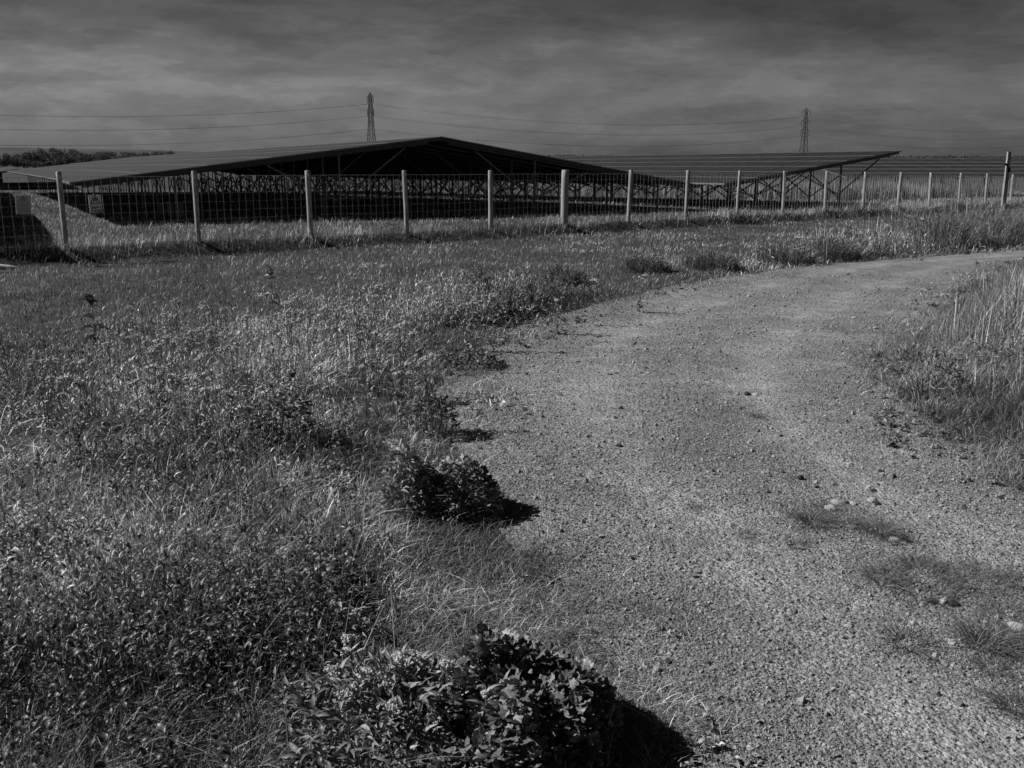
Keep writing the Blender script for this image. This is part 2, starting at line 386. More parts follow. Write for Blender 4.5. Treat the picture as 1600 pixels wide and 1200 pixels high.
def solar_array(C, prof, length, legs, label, step=1.75, rows=6, cap=25, knees=(), group=None, simple=False):
    """prof: [(t, z)...] points of the roof line across the rows"""
    root = empty('solar_array', (C[0], C[1], float(g(C[0], C[1]))))
    off = np.array(root.location)
    def part(mb, name, m, smooth=False):
        mb.v = [v - off for v in mb.v]; return mb.build(name, m, root, smooth)
    def zroof(t):
        return float(np.interp(t, [p[0] for p in prof], [p[1] for p in prof]))
    ns = int(length / 2.5); ss = np.linspace(0, length, ns + 1)
    for (ta, za), (tb, zb) in zip(prof[:-1], prof[1:]):
        for k in range(rows):
            a, b = k / rows + .0004, (k + 1) / rows - .0004
            t0, z0, t1, z1 = ta + (tb - ta) * a, za + (zb - za) * a, ta + (tb - ta) * b, za + (zb - za) * b
            m = MB(); th = .045
            P = np.array([[wpt(C, t, s, z + dz) for (t, z, dz) in ((t0, z0, 0), (t1, z1, 0), (t1, z1, -th), (t0, z0, -th))] for s in ss])
            V = P.reshape(-1, 3)
            top = [(4 * i, 4 * i + 1, 4 * i + 5, 4 * i + 4) for i in range(ns)]
            m.add(V, top, mi=0)
            oth = []
            for i in range(ns):
                oth += [(4 * i + 1, 4 * i + 2, 4 * i + 6, 4 * i + 5), (4 * i + 3, 4 * i, 4 * i + 4, 4 * i + 7)]
            oth += [(0, 3, 2, 1), (4 * ns, 4 * ns + 1, 4 * ns + 2, 4 * ns + 3)]
            m.add(V, oth, mi=1); m.add(V, [(4 * i + 2, 4 * i + 3, 4 * i + 7, 4 * i + 6) for i in range(ns)], mi=2)
            fr = .014; n_ = fr / (abs(tb - ta) / rows)
            for (ua, ub) in ((0, n_), (1 - n_, 1)):   # long frame edges, 6 mm proud
                q = [(t0 + (t1 - t0) * u, z0 + (z1 - z0) * u) for u in (ua, ub)]
                V2 = np.array([[wpt(C, q[0][0], s, q[0][1] + .001), wpt(C, q[0][0], s, q[0][1] + .006), wpt(C, q[1][0], s, q[1][1] + .006), wpt(C, q[1][0], s, q[1][1] + .001)] for s in ss]).reshape(-1, 3)
                m.add(V2, [(4 * i + j, 4 * i + j + 1, 4 * i + j + 5, 4 * i + j + 4) for i in range(ns) for j in range(3)], mi=1)
            for s in np.arange(1.0, length, 1.01):   # joints between neighbouring panels
                s0, s1 = s - .012, s + .012
                m.add([wpt(C, t0, s0, z0 + .004), wpt(C, t1, s0, z1 + .004), wpt(C, t1, s1, z1 + .004), wpt(C, t0, s1, z0 + .004)], [(0, 1, 2, 3)], mi=1)
            part(m, 'panel_row', [M['glass'], M['alu'], M['back']])
        # edge beam along the near end, purlins along the rows
        m = MB(); m.bar(wpt(C, ta, .12, za - .1), wpt(C, tb, .12, zb - .1), .05, .07); part(m, 'end_beam', M['beam'])
        for u in (.06, .36, .66, .94):
            t, z = ta + (tb - ta) * u, za + (zb - za) * u
            m = MB()
            for s0, s1 in zip(ss[:-1], ss[1:]): m.bar(wpt(C, t, s0 + .2, z - .085), wpt(C, t, s1 + .2 - (s1 == length) * .4, z - .085), .05, .07)
            part(m, 'purlin', M['beam'])
    n = int(length / step)
    extra_l, extra_b, extra_r = MB(), MB(), MB()
    for i in range(n):
        s = .35 + i * step
        for (ta, za), (tb, zb) in zip(prof[:-1], prof[1:]):
            m = MB() if i < cap else extra_r
            m.bar(wpt(C, ta + (tb - ta) * .03, s, za + (zb - za) * .03 - .165), wpt(C, ta + (tb - ta) * .97, s, za + (zb - za) * .97 - .165), .05, .08)
            if i < cap: part(m, 'rafter', M['beam'])
        for t in legs:
            if i % 2 and t not in knees: continue
            p = wpt(C, t, s, zroof(t) - .2); gz = float(g(p[0], p[1]))
            m = MB() if i < cap else extra_l
            m.bar((p[0], p[1], gz - .1), p, .075, .055, up=(WX, WY, 0))
            if i < cap: part(m, 'leg', M['steel'])
            if i + 1 < n and t in knees and (i % 4 != 3):
                q = wpt(C, t, s + step, zroof(t) - .2); gq = float(g(q[0], q[1]))
                ht = min(1.25, p[2] - gz - .1); m = MB() if i < cap else extra_b
                ox, oy = WX * .06, WY * .06
                m.bar((p[0] + ox, p[1] + oy, gz + .35), (q[0] + ox, q[1] + oy, gq + ht + .1), .045)
                m.bar((p[0] - ox, p[1] - oy, gz + ht + .1), (q[0] - ox, q[1] - oy, gq + .35), .045)
                if i < cap: part(m, 'cross_brace', M['steel'])
            if t in knees and i % 2 == 0 and i < 14:
                for sg in (-1, 1):
                    tt = t + sg * 2.3
                    lo_, hi_ = prof[0][0] + .3, prof[-1][0] - .2
                    tt = min(max(tt, lo_), hi_)
                    e = wpt(C, tt, s, zroof(tt) - .24)
                    m = MB() if i < cap else extra_b
                    m.bar((p[0] + DX * .07, p[1] + DY * .07, gz + .55), e + np.array([DX * .07, DY * .07, 0]), .05)
                    if i < cap: part(m, 'knee_brace', M['steel'])
    for e, nm, mm in ((extra_l, 'leg', M['steel']), (extra_b, 'brace', M['steel']), (extra_r, 'rafter', M['beam'])):
        if e.n:
            o = part(e, nm, mm); o['kind'] = 'stuff'
    return tag(root, label, 'solar array', group)
tent_legs = (2.9, 8.0, 15.2, 20.6)
solar_array(C0, [(0, C0z), (tR, zR), (tE, zE)], 78, tent_legs, 'large tent-shaped solar array with a central ridge, dark and open beneath', knees=(8.0, 15.2))
solar_array(C0, [(tE2, zE2), (tT, zT)], 78, (tE2 + 2.0, tE2 + 6.6), 'solar array sloping up to the right on open cross-braced legs', knees=(tE2 + 2.0, tE2 + 6.6), cap=45)
# array beyond the left edge of the frame, whose shadow lies on the grass
rx, rz = ray(108, 410); px_, py_ = at(108, 412)[:2]
E0 = (px_ - 1.85, py_ + .2); zE0 = float(g(*E0)) + 1.55
solar_array(E0, [(-11.6, zE0 + 1.45), (0, zE0)], 90, (-9, -2.6), 'solar array at the left edge casting a wide black shadow on the grass', cap=10)
# small far array on the left
Cf = (-.5255 * 100, 100.0)
solar_array((-64, 112), [(0, -.05), (7.6, 1.15), (12.4, .55)], 40, (2, 6, 10), 'small distant solar array in front of the trees on the left', cap=8)
# far arrays on the right, edges along the picture
def flat_array(x0, x1, y0, z0, y1, z1, label):
    root = empty('solar_array', (x0, y0, float(g(x0, y0)))); off = np.array(root.location)
    rows = 5
    for k in range(rows):
        a, b = k / rows + .004, (k + 1) / rows - .004
        m = MB()
        p = lambda x, u, dz=0: np.array([x, y0 + (y1 - y0) * u, z0 + (z1 - z0) * u + dz]) - off
        V = [p(x, u, dz) for dz in (-.04, 0) for x, u in ((x0, a), (x1, a), (x1, b), (x0, b))]
        m.add(V, [(4, 5, 6, 7)], mi=0); m.add(V, [(0, 1, 5, 4), (1, 2, 6, 5), (2, 3, 7, 6), (3, 0, 4, 7), (3, 2, 1, 0)], mi=1)
        for u, v_ in ((a, a + .004), (b - .006, b)):
            m.add([p(x0, u, .004), p(x1, u, .004), p(x1, v_, .012), p(x0, v_, .012)], [(0, 1, 2, 3)], mi=1)
        for x in np.arange(x0 + 2, x1, 2.0):
            m.add([p(x, a, .003), p(x + .03, a, .003), p(x + .03, b, .003), p(x, b, .003)], [(0, 1, 2, 3)], mi=1)
        m.build('panel_row', [M['glass'], M['alu']], root)
    for x in np.arange(x0 + 1, x1, 3.5):
        for u in (.2, .8):
            q = np.array([x, y0 + (y1 - y0) * u, z0 + (z1 - z0) * u - .06])
            m = MB(); m.bar((q[0] - off[0], q[1] - off[1], float(g(q[0], q[1])) - .1 - off[2]), q - off, .09, up=(0, 1, 0)); m.build('leg', M['steel'], root)
        m = MB(); m.bar(np.array([x, y0 + .2, z0 - .1]) - off, np.array([x, y1 - .2, z1 - .1]) - off, .06, .1); m.build('rafter', M['beam'], root)
    return tag(root, label, 'solar array')
def zpx(py, y): return CH + ray(1480, py)[1] * y
flat_array(23.5, 62, 70, zpx(277, 70), 84, zpx(248.2, 84), 'distant solar array with level edges behind the pale reeds on the right')

# ------------------------------------------------------------------ fence
fence = empty('wire_fence', (FX0, FY0, float(g(FX0, FY0))))
foff = np.array(fence.location)
tops = [-.0141, -.0148, -.0155, -.0165, -.0176, -.0184, -.0196, -.0212, -.0228, -.0247, -.0267, -.0288, -.0311, -.0333, -.0355, -.0385, -.0418]
posts = []
for k in range(-5, 20):
    x, y = FX0 + k * FDX, FY0 + k * FDY
    posts.append((x, y, CH + 18 * float(np.interp(k, range(17), tops)) - (.05 * (k - 16) if k > 16 else 0), k))
for x, y, zt, k in posts:
    m = MB(); r0 = random.uniform(.046, .06) if k != 5 else .098
    if k < 0 or k > 16: pass
    gz = float(g(x, y)); n = 7; lx, ly = random.uniform(-.05, .05), random.uniform(-.04, .04)
    pts = [(x + lx * i / n + random.uniform(-.003, .003), y + ly * i / n, gz - .25 + (zt - gz + .25) * i / n) for i in range(n)]
    rad = [r0 * random.uniform(.97, 1.05) for i in range(n)]
    pts += [(x + lx, y + ly, zt - .012), (x + lx, y + ly, zt)]; rad += [r0, r0 * .86]
    m.tube(np.array(pts) - foff, rad, 12)
    o = m.build('post', M['strainer'] if k == 5 else M['post'], fence, smooth=True)
    for p in o.data.polygons[-12:]: p.use_smooth = False
    if k == 5: o['label'] = 'thick straining post'
m = MB(); ww = .005
for (xa, ya, za, k), (xb, yb, zb, _) in zip(posts[:-1], posts[1:]):
    nx, ny = -FNX * .07, -FNY * .07
    hs = [0, .16, .33, .5, .67, .84, 1.02, 1.2, 1.4]
    nv = 16
    P = lambda u, dz: np.array([xa + (xb - xa) * u + nx, ya + (yb - ya) * u + ny, za + (zb - za) * u - .1 - dz + .004 * math.sin(31 * u + k * 3)]) - foff
    for i in range(nv):
        u = (i + .5) / nv + random.uniform(-.006, .006)
        m.bar(P(u, 0), P(u + random.uniform(-.006, .006), 1.5), ww, up=(0, 1, 0))
    for j, h in enumerate(hs):
        for i in range(4): m.bar(P(i / 4, h), P((i + 1) / 4, h), .007 if j == 0 else .0022)
m.build('wire_netting', M['wire'], fence)
tag(fence, 'tall wire stock fence on round wooden posts running across the field', 'fence')

def text_mesh(name, body, size, m, parent, loc, rot):
    c = bpy.data.curves.new(name, 'FONT'); c.body = body; c.size = size; c.align_x = 'CENTER'; c.align_y = 'CENTER'; c.extrude = .0008; c.offset = size * .03
    o = bpy.data.objects.new(name, c); col.objects.link(o)
    dg = bpy.context.evaluated_depsgraph_get(); me = bpy.data.meshes.new_from_object(o.evaluated_get(dg))
    bpy.data.objects.remove(o); me.materials.clear(); me.materials.append(m)
    q = bpy.data.objects.new(name, me); col.objects.link(q); q.parent = parent; q.location = loc; q.rotation_euler = rot
    return q
def sign(px, py, w, h, faded, label):
    # stand in the plane of the netting
    rx, rz = ray(px, py)
    ox, oy = FX0 - FNX * .085, FY0 - FNY * .085
    y = (ox * FNX + oy * FNY) / (rx * FNX + FNY); x = rx * y; z = CH + rz * y
    root = empty('warning_sign', (x, y, z), math.atan2(FTY, FTX)); root.rotation_euler = (R(2), R(-2.5 if not faded else 2), math.atan2(FTY, FTX))
    a, b = (M['signdull'], M['inkdull']) if faded else (M['sign'], M['ink'])
    mbx = MB(); mbx.box((0, 0, 0), (w, .006, h)); plate = mbx.build('plate', a, root)
    ts = .105 if not faded else .06; zc = h * .24 if not faded else h * .33
    tri = MB()
    A = [(0, ts * .95), (-ts, -ts * .75), (ts, -ts * .75)]
    c = np.mean(A, axis=0)
    I = [tuple(c + (np.array(p) - c) * .78) for p in A]
    V = [(p[0], -.0052, p[1] + zc) for p in A] + [(p[0], -.0052, p[1] + zc) for p in I]
    tri.add(V, [(0, 1, 4, 3), (1, 2, 5, 4), (2, 0, 3, 5)])
    # falling figure struck by a bolt, as strokes
    for p, q, t in (((-.02, .02), (.028, .045), .02), ((-.045, -.042), (-.008, .012), .018), ((-.005, .01), (.04, -.035), .017), ((.012, .03), (.05, .0), .012), ((-.03, .052), (-.012, .03), .012)):
        p = np.array(p) * ts / .105; q = np.array(q) * ts / .105
        tri.bar((p[0], -.0045, p[1] + zc - .01), (q[0], -.0045, q[1] + zc - .01), t * ts / .105, .002, up=(0, 1, 0))
    tri.build('warning_symbol', b, plate)
    if not faded:
        text_mesh('lettering', 'Danger', .066, b, plate, (0, -.0042, -h * .2), (R(90), 0, 0))
        text_mesh('lettering', 'of death', .066, b, plate, (0, -.0042, -h * .39), (R(90), 0, 0))
    else:
        ln = MB()
        for k in range(6): ln.box((random.uniform(-.01, .01), -.0042, .03 - .032 * k), (w * random.uniform(.62, .8), .002, .008))
        ln.build('text_lines', b, plate)
    tag(root, label, 'sign')
sign(149, 318.5, .225, .315, False, 'pale danger sign with a black warning triangle on the fence netting')
sign(36.5, 320, .25, .33, True, 'faded grey notice with small print hanging on the netting at far left')
# tall post with a box
b = at(1567, 326)
rt = ray(1577, 237); zt = CH + rt[1] * b.y
tp = empty('tall_post', b); 
m = MB(); m.bar((0, 0, -.2), ((rt[0] - ray(1567, 326)[0]) * b.y, 0, zt - b.z), .16, .14, up=(0, 1, 0), taper=.85); m.build('shaft', M['post'], tp)
m = MB(); m.box((-.02, -.14, 1.62), (.14, .12, .2)); m.box((-.15, -.1, 1.86), (.14, .1, .09)); m.bar((-.02, -.1, 1.72), (-.15, -.1, 1.86), .03); m.build('control_box', M['ink'], tp)
tag(tp, 'tall square wooden post with a small dark box near the right end of the fence', 'post')
# weathered log by the fence
b = at(6, 421); lg = MB()
lg.tube([(-.62, .1, .05), (-.3, .05, .07), (0, 0, .05), (.12, -.02, .05), (.2, -.05, .035), (.27, -.03, .03)], [.045, .05, .04, .03, .034, .012], 9)
o = lg.build('log', M['wood'], smooth=True); o.location = b; tag(o, 'bleached piece of timber lying in the grass under the fence', 'log')
for i, (px, py, lab) in enumerate(((253, 345, 'first pale upright box standing under the edge of the tent array'), (268, 347, 'middle of three pale upright boxes under the tent array'), (284, 348, 'pale upright box under the tent array beside the second fence post'))):
    b = at(px, py); b.y += 1.0; b.x = ray(px, py)[0] * b.y; b.z = float(g(b.x, b.y))
    r_ = empty('junction_box', b, AZ); m = MB(); m.box((0, 0, .34), (.16, .1, .4)); m.build('case', M['box'], r_)
    m = MB(); m.bar((0, .02, -.1), (0, .02, .14), .05); m.build('stand', M['steel'], r_); tag(r_, lab, 'junction box', 'boxes under the tent array')

# ------------------------------------------------------------------ pylons and cables
LD = np.array([398., 235.]); LD /= np.linalg.norm(LD); ARM = np.array([-LD[1], LD[0]])
armz = (48, 38.6, 29.2); cabz = (43, 34.3, 24.6); half = 5.8
def make_pylon():
    root = empty('pylon', (0, 0, 0))
    prof = [(0, 3.6), (9, 2.9), (18, 2.2), (25, 1.75), (29.2, 1.55), (34, 1.35), (38.6, 1.2), (43, 1.05), (48, .9)]
    m = MB()
    cor = ((-1, -1), (1, -1), (1, 1), (-1, 1))
    lv = []
    for (za, wa), (zb, wb) in zip(prof[:-1], prof[1:]):
        for k in range(4):
            a, b = cor[k], cor[(k + 1) % 4]
            m.bar((a[0] * wa, a[1] * wa, za), (a[0] * wb, a[1] * wb, zb), .4)
            m.bar((a[0] * wa, a[1] * wa, za), (b[0] * wb, b[1] * wb, zb), .15)
            m.bar((b[0] * wa, b[1] * wa, za), (a[0] * wb, a[1] * wb, zb), .15)
            m.bar((a[0] * wb, a[1] * wb, zb), (b[0] * wb, b[1] * wb, zb), .18)
    for c in cor: m.bar((c[0] * .9, c[1] * .9, 48), (0, 0, 51.3), .4)
    m.build('lattice_tower', M['pylon'], root)
    for z in armz:
        w = float(np.interp(z, [p[0] for p in prof], [p[1] for p in prof]))
        for sg in (-1, 1):
            m = MB()
            for q in (-1, 1):
                m.bar((q * w, sg * w, z), (0, sg * half, z), .34); m.bar((q * w, sg * w, z + 1.8), (0, sg * half, z + .1), .2)
                m.bar((q * w, sg * w, z), (q * w * .5, sg * (w + half) / 2, z + .9), .2)
            ca = m.build('cross_arm', M['pylon'], root)
            m = MB(); n = 9
            zz = [z - .2 - (4.6 - .0) * i / n for i in range(n + 1)]
            m.tube([(0, sg * half, q) for q in zz], [.16 if i % 2 else .3 for i in range(n + 1)], 6); m.build('insulator', M['pylon'], ca)
    return root
py1 = make_pylon(); rz_ = math.atan2(LD[1], LD[0])
P1 = np.array([-.1457 / 1.042 * 765, 765.]); SP = np.array([398., 235.]); gz = -2.0
py1.location = (P1[0], P1[1], gz); py1.rotation_euler = (0, 0, rz_)
tag(py1, 'dark lattice pylon behind the ridge of the tent array, seen end on', 'pylon', 'electricity pylons')
py2 = copy_tree(py1); py2.location = (.3018 / 1.0378 * 1000, 1000, gz); py2.rotation_euler = (0, 0, rz_ - .1)
tag(py2, 'more distant pylon with spread arms above the right-hand array', 'pylon', 'electricity pylons')
P2 = np.array(py2.location[:2]); P0 = P1 - SP; P3 = P2 + SP
for lv, nm in enumerate(('topmost', 'middle', 'lowest')):
    for sg, nm2 in ((-1, 'near'), (1, 'far')):
        pts = []
        for A, B, sag in ((P0, P1, 13.5), (P1, P2, 11.5), (P2, P3, 11.5)):
            for i in range(25):
                u = i / 24
                if pts and i == 0: continue
                q = A + (B - A) * u + ARM * sg * half
                pts.append((q[0], q[1], gz + cabz[lv] - .2 - 4 * sag * u * (1 - u)))
        m = MB(); m.tube(pts, .05, 4); tag(m.build('power_cable', M['cable']), '%s power cable on the %s side of the pylons, sagging across the sky' % (nm, nm2), 'cable', 'power cables')

# ------------------------------------------------------------------ trees
def make_tree(h, wd, seed):
    rr = np.random.default_rng(seed); root = empty('tree', (0, 0, 0))
    m = MB(); m.tube([(0, 0, -.3), (.05, 0, h * .25), (-.05, .1, h * .55), (.1, 0, h * .8)], [h * .035, h * .028, h * .018, h * .006], 7)
    for k in range(7):
        a = rr.uniform(0, 6.28); z = h * rr.uniform(.25, .6); L = wd * rr.uniform(.25, .42)
        m.tube([(0, 0, z), (math.cos(a) * L * .5, math.sin(a) * L * .5, z + h * .1), (math.cos(a) * L, math.sin(a) * L, z + h * .24)], [h * .014, h * .009, h * .003], 5)
    m.build('trunk', M['bark'], root)
    m = MB(); nb = 16
    for k in range(nb):
        a = rr.uniform(0, 6.28); q = rr.random() ** .6; c = np.array([math.cos(a) * q * wd * .4, math.sin(a) * q * wd * .4, h * (.13 + .66 * rr.random() * (1.15 - q * .5))])
        rad = np.array([wd, wd, h * .8]) * rr.uniform(.13, .22); n = 170
        d = rr.normal(size=(n, 3)); d /= np.linalg.norm(d, axis=1)[:, None]
        P = c + d * rad * (rr.random((n, 1)) ** .35)
        stamp(m, *OVATE, P, rand_rot(n), rr.uniform(.5, 1.1, n) * h * .055, np.full(n, rr.uniform(.75, 1.3)) * rr.uniform(.8, 1.2, n))
    m.build('crown', M['tree'], root)
    return root
protos = [make_tree(8, 8, 11), make_tree(9, 7, 12), make_tree(6, 7.5, 13), make_tree(4.2, 6.5, 14)]
tl = [(4, 233, 0), (20, 236, 2), (34, 233, 2), (52, 229, 0), (62, 226, 1), (76, 231, 2), (88, 226, 1), (100, 224, 0), (111, 230, 2), (124, 236, 2), (137, 234, 3), (150, 231, 3), (163, 231, 3), (176, 233, 3), (190, 232, 3), (204, 232, 3), (217, 233, 3), (230, 232, 3), (244, 232, 3), (258, 231, 3), (267, 230, 2)]
used = set()
for i, (px, py, k) in enumerate(tl):
    D = 300 + (i * 37 % 40)
    rx, rz = ray(px, py); top = CH + rz * D; bz = -2.05; ph = (8, 9, 6, 4.2)[k]
    o = protos[k] if k not in used else copy_tree(protos[k]); used.add(k)
    s = (top - bz) / ph / .93
    o.location = (rx * D, D, bz); o.scale = (s * random.uniform(.95, 1.25), s * 1.1, s); o.rotation_euler = (0, 0, random.uniform(0, 6.28))
    if i < 10:
        lab = ['dark bushy tree at the left edge of the skyline', 'low round tree in the skyline clump left of the tall pair', 'low tree filling the dip in the left tree clump', 'broad tree starting the taller clump on the skyline', 'first tall tree of the skyline clump', 'short tree between the two tall skyline trees', 'slim tall tree next to the highest crown on the skyline', 'highest tree of the distant clump on the left', 'round tree just right of the highest crown', 'lower tree stepping down from the clump to the hedge'][i]
        tag(o, lab, 'tree', 'trees of the distant clump')
    elif i == len(tl) - 1: tag(o, 'rounded tree ending the far hedge line just above the array roof', 'tree', 'trees of the distant clump')
    else: tag(o, 'low scrubby tree in the far hedge line behind the array roof', 'tree', 'low trees in the far hedge')
# far wood along the right horizon
m = MB(); n = 12000
xx = rng.uniform(-300, 1000, n); hh = 3.2 + 4.5 * fbm(xx / 60, xx * 0 + 3, 4)
P = np.stack([xx, 1500 + rng.uniform(-14, 14, n), -2.2 + hh * rng.random(n) ** .6], 1)
stamp(m, *OVATE, P, rand_rot(n), rng.uniform(1.2, 2.6, n), rng.uniform(.7, 1.3, n))
tag(m.build('far_wood', M['tree']), 'thin dark line of woodland along the right horizon', 'wood', kind='stuff')

# ------------------------------------------------------------------ grass and ground cover
def shades(n, x, y): return np.clip(rng.lognormal(-.02, .58, n), .2, 2.7) * (.4 + 1.2 * sstep(.2, .8, fbm(x * 1.1 + 31, y * 1.1)))
def build_grass(name, x, y, h, w, lean, segs, label, m='grass', ang=None, sh=1.0):
    mb = MB(); blades(mb, pos3(x, y, -.01), h, w, lean, segs, sh * shades(len(x), x, y), ang)
    return tag(mb.build(name, M[m], smooth=True), label, 'grass', kind='stuff')
# left verge: long tangled grass between path and mown strip
x, y = sample(330000, 2.0, 34, -.66, .56)
pd = path_d(x, y); vd = verge_d(x, y); lf = left_of_path(x, y)
edge = pd + .55 * (fbm(x * 2.6, y * 2.6) - .5) + .12 * rng.normal(size=len(x))
keep = lf & (edge < .0) & (vd + .9 * (fbm(x * 1.1, y * 1.1) - .5) > 0) & (rng.random(len(x)) < .12 + 1.5 * sstep(.25, .75, fbm(x * 1.7, y * 1.7 + 40)))
x, y, pd = x[keep], y[keep], pd[keep]; n = len(x)
hs = (.05 + .18 * sstep(-.2, -1.5, pd)) * (.45 + 1.1 * fbm(x * .9 + 7, y * .9)) * rng.uniform(.5, 1.35, n) * (1 + 1.5 * sstep(11, 18, y))
build_grass('verge_grass', x, y, hs, .0062 * (y / 3) ** .5 * rng.uniform(.4, 1.3, n), np.abs(rng.normal(.75, .5, n)), 3, 'long tangled grass of the verge left of the track', sh=1.12)
# fringe of short grass and dead straw creeping over the track edges
x, y = sample(520000, 2.2, 24, -.35, .75)
pd = path_d(x, y); pt = fbm(x * 2.2 + 19, y * 2.2)
keep = (pd < .6) & (pd > -.6) & (rng.random(len(x)) < sstep(.6, -.4, pd + 1.5 * (.5 - pt)) ** 1.2) & (rng.random(len(x)) < .6)
x, y, pd = x[keep], y[keep], pd[keep]; n = len(x)
mb = MB(); blades(mb, pos3(x, y, .012), rng.uniform(.025, .1, n) * (y / 5) ** .25, .0036 * (y / 3) ** .5 * rng.uniform(.5, 1.3, n), rng.uniform(.5, 1.9, n), 3, shades(n, x, y) * np.where(rng.random(n) < .25, 1.35, .6))
tag(mb.build('edge_grass', M['grass'], smooth=True), 'thin short grass and dry straw creeping over the edges of the track', 'grass', kind='stuff')
# long seeding stalks standing over the verge
x, y = sample(2000, 2.3, 14, -.62, .1)
keep = left_of_path(x, y) & (path_d(x, y) < -.5) & (rng.random(len(x)) < sstep(.35, .7, fbm(x * 1.3 + 80, y * 1.3)) + .06)
x, y = x[keep], y[keep]; n = len(x)
build_grass('grass_stalks', x, y, rng.uniform(.22, .5, n), .0042 * (y / 3) ** .45 * rng.uniform(.7, 1.2, n), np.abs(rng.normal(.55, .4, n)), 5, 'long bent grass stalks standing above the left verge', sh=1.0)
# mown strip and field
x, y = sample(330000, 7.5, 115, -.62, .62)
vd = verge_d(x, y); fd = fence_d(x, y); pd = path_d(x, y)
keep = (vd < .35 * rng.random(len(x))) & (pd < -.2) & left_of_path(x, y) & (rng.random(len(x)) < .45 + fbm(x * 1.3 + 5, y * 1.3))
x, y, fd = x[keep], y[keep], fd[keep]; n = len(x)
hs = np.where(fd < -.15, .075, .11) * (.6 + .9 * fbm(x * .6 + 2, y * .6)) * rng.uniform(.6, 1.4, n) * (1 + .9 * np.exp(-((fd - .05) / .35) ** 2)) * (1 + .4 * sstep(30, 60, y))
build_grass('field_grass', x, y, hs, .0055 * (y / 10) ** .8 * rng.uniform(.6, 1.3, n), np.abs(rng.normal(.5, .3, n)), 2, 'short grass of the field on both sides of the fence', sh=.82)
# rough grass along the fence line
n = 26000; s = rng.uniform(-6, 52, n); d = rng.normal(.05, .22, n)
x, y = FX0 + FTX * s + FNX * d, FY0 + FTY * s + FNY * d
k = rng.random(n) < fbm(s * .9, s * 0 + 2) * 1.3 - .1; x, y = x[k], y[k]; n = len(x)
build_grass('fence_line_grass', x, y, rng.uniform(.12, .38, n) * (.6 + .8 * fbm(x, y)), .006 * (y / 14) ** .6 * rng.uniform(.6, 1.2, n), np.abs(rng.normal(.5, .3, n)), 3, 'rough uncut grass along the foot of the fence')
# right verge
x, y = sample(190000, 3.2, 24, .2, .95)
pd = path_d(x, y); keep = (~left_of_path(x, y)) & (pd + .5 * (fbm(x * 2.6 + 11, y * 2.6) - .5) + .1 * rng.normal(size=len(x)) < 0) & (x > 1.5)
x, y, pd = x[keep], y[keep], pd[keep]; n = len(x)
tall = sstep(8.2, 10, y) * sstep(-.3, -1.1, pd) ; bare = np.exp(-(((x - 3.9) / .5) ** 2 + ((y - 7.0) / .35) ** 2))
k = rng.random(n) > bare * .9; x, y, pd, tall = x[k], y[k], pd[k], tall[k]; n = len(x)
hs = (.10 + .16 * sstep(-.05, -.7, pd) + .24 * tall * sstep(16, 12, y)) * rng.uniform(.5, 1.25, n) * (.6 + .8 * fbm(x + 3, y))
build_grass('right_verge_grass', x, y, hs, .0042 * (y / 5) ** .5 * rng.uniform(.6, 1.3, n) * (1 + .9 * tall), np.abs(rng.normal(.6, .35, n)) * (1 - .35 * tall), 3, 'long grass on the verge right of the track', sh=.72)
# rushes: stiff upright blades
n = 2600; x = rng.uniform(3.6, 9.0, n); y = rng.uniform(8.4, 13.5, n)
k = (path_d(x, y) < -.35) & (~left_of_path(x, y)) & (fbm(x * 1.4, y * 1.4) > .42); x, y = x[k], y[k]; n = len(x)
build_grass('rushes', x, y, rng.uniform(.28, .66, n), rng.uniform(.006, .012, n), np.abs(rng.normal(.28, .2, n)), 3, 'stiff upright rushes on the right verge', sh=.7)
# reeds beyond the fence
n = 52000; s = rng.uniform(4, 75, n); d = rng.uniform(4.6, 18, n)
T0 = (C0[0] + tT * WX, C0[1] + tT * WY)
x, y = T0[0] + DX * s + WX * d, T0[1] + DY * s + WY * d
x2, y2 = rng.uniform(12, 64, n), rng.uniform(58, 68, n); y2 = y2 + .0 * x2
x, y = np.concatenate([x, x2]), np.concatenate([y, y2]); k = (fence_d(x, y) > 10) & (y < 120) & ~((x > 22) & (y > 68.5))
x, y = x[k], y[k]; n = len(x)
hs = rng.uniform(.7, 1.25, n) * (.75 + .5 * fbm(x * .3, y * .3)); hs[rng.random(n) < .012] *= 1.35
build_grass('reeds', x, y, hs, rng.uniform(.018, .04, n), np.abs(rng.normal(.12, .1, n)), 2, 'pale dry reed bed beyond the fence', 'reed', sh=.78)

# leafy upright weeds crowding the verge (nobody could count them)
def weed_mass(name, x, y, H, nl, L, tmpl, m, label, asc=.9, sh=1.0):
    N = len(x); base = pos3(x, y); idx = np.repeat(np.arange(N), nl); n = len(idx)
    f = np.tile(np.linspace(.08, 1, nl), N) + rng.normal(0, .03, n)
    a = np.tile(np.arange(nl) * 2.4, N) + np.repeat(rng.uniform(0, 6.28, N), nl) + rng.normal(0, .3, n)
    lx = np.repeat(rng.normal(0, .14, N), nl); ly = np.repeat(rng.normal(0, .14, N), nl)
    hh = H[idx] * f
    P = base[idx] + np.stack([lx * hh, ly * hh, hh], 1)
    el = asc * (.5 + .8 * f) + rng.normal(0, .3, n)
    d = np.stack([np.cos(a) * np.cos(el), np.sin(a) * np.cos(el), np.sin(el)], 1)
    mb = MB(); stamp(mb, *tmpl, P, basis(d, rng.normal(0, .35, n)), L[idx] * rng.uniform(.6, 1.25, n) * (1.15 - .45 * f), sh * shades(n, P[:, 0], P[:, 1]))
    st = MB(); blades(mb, base, H * 1.0, np.full(N, .004) * (y / 5) ** .5, np.abs(rng.normal(.1, .08, N)), 2, sh)
    return tag(mb.build(name, M[m], smooth=True), label, 'weeds', kind='stuff')
x, y = sample(11000, 2.6, 26, -.62, .5)
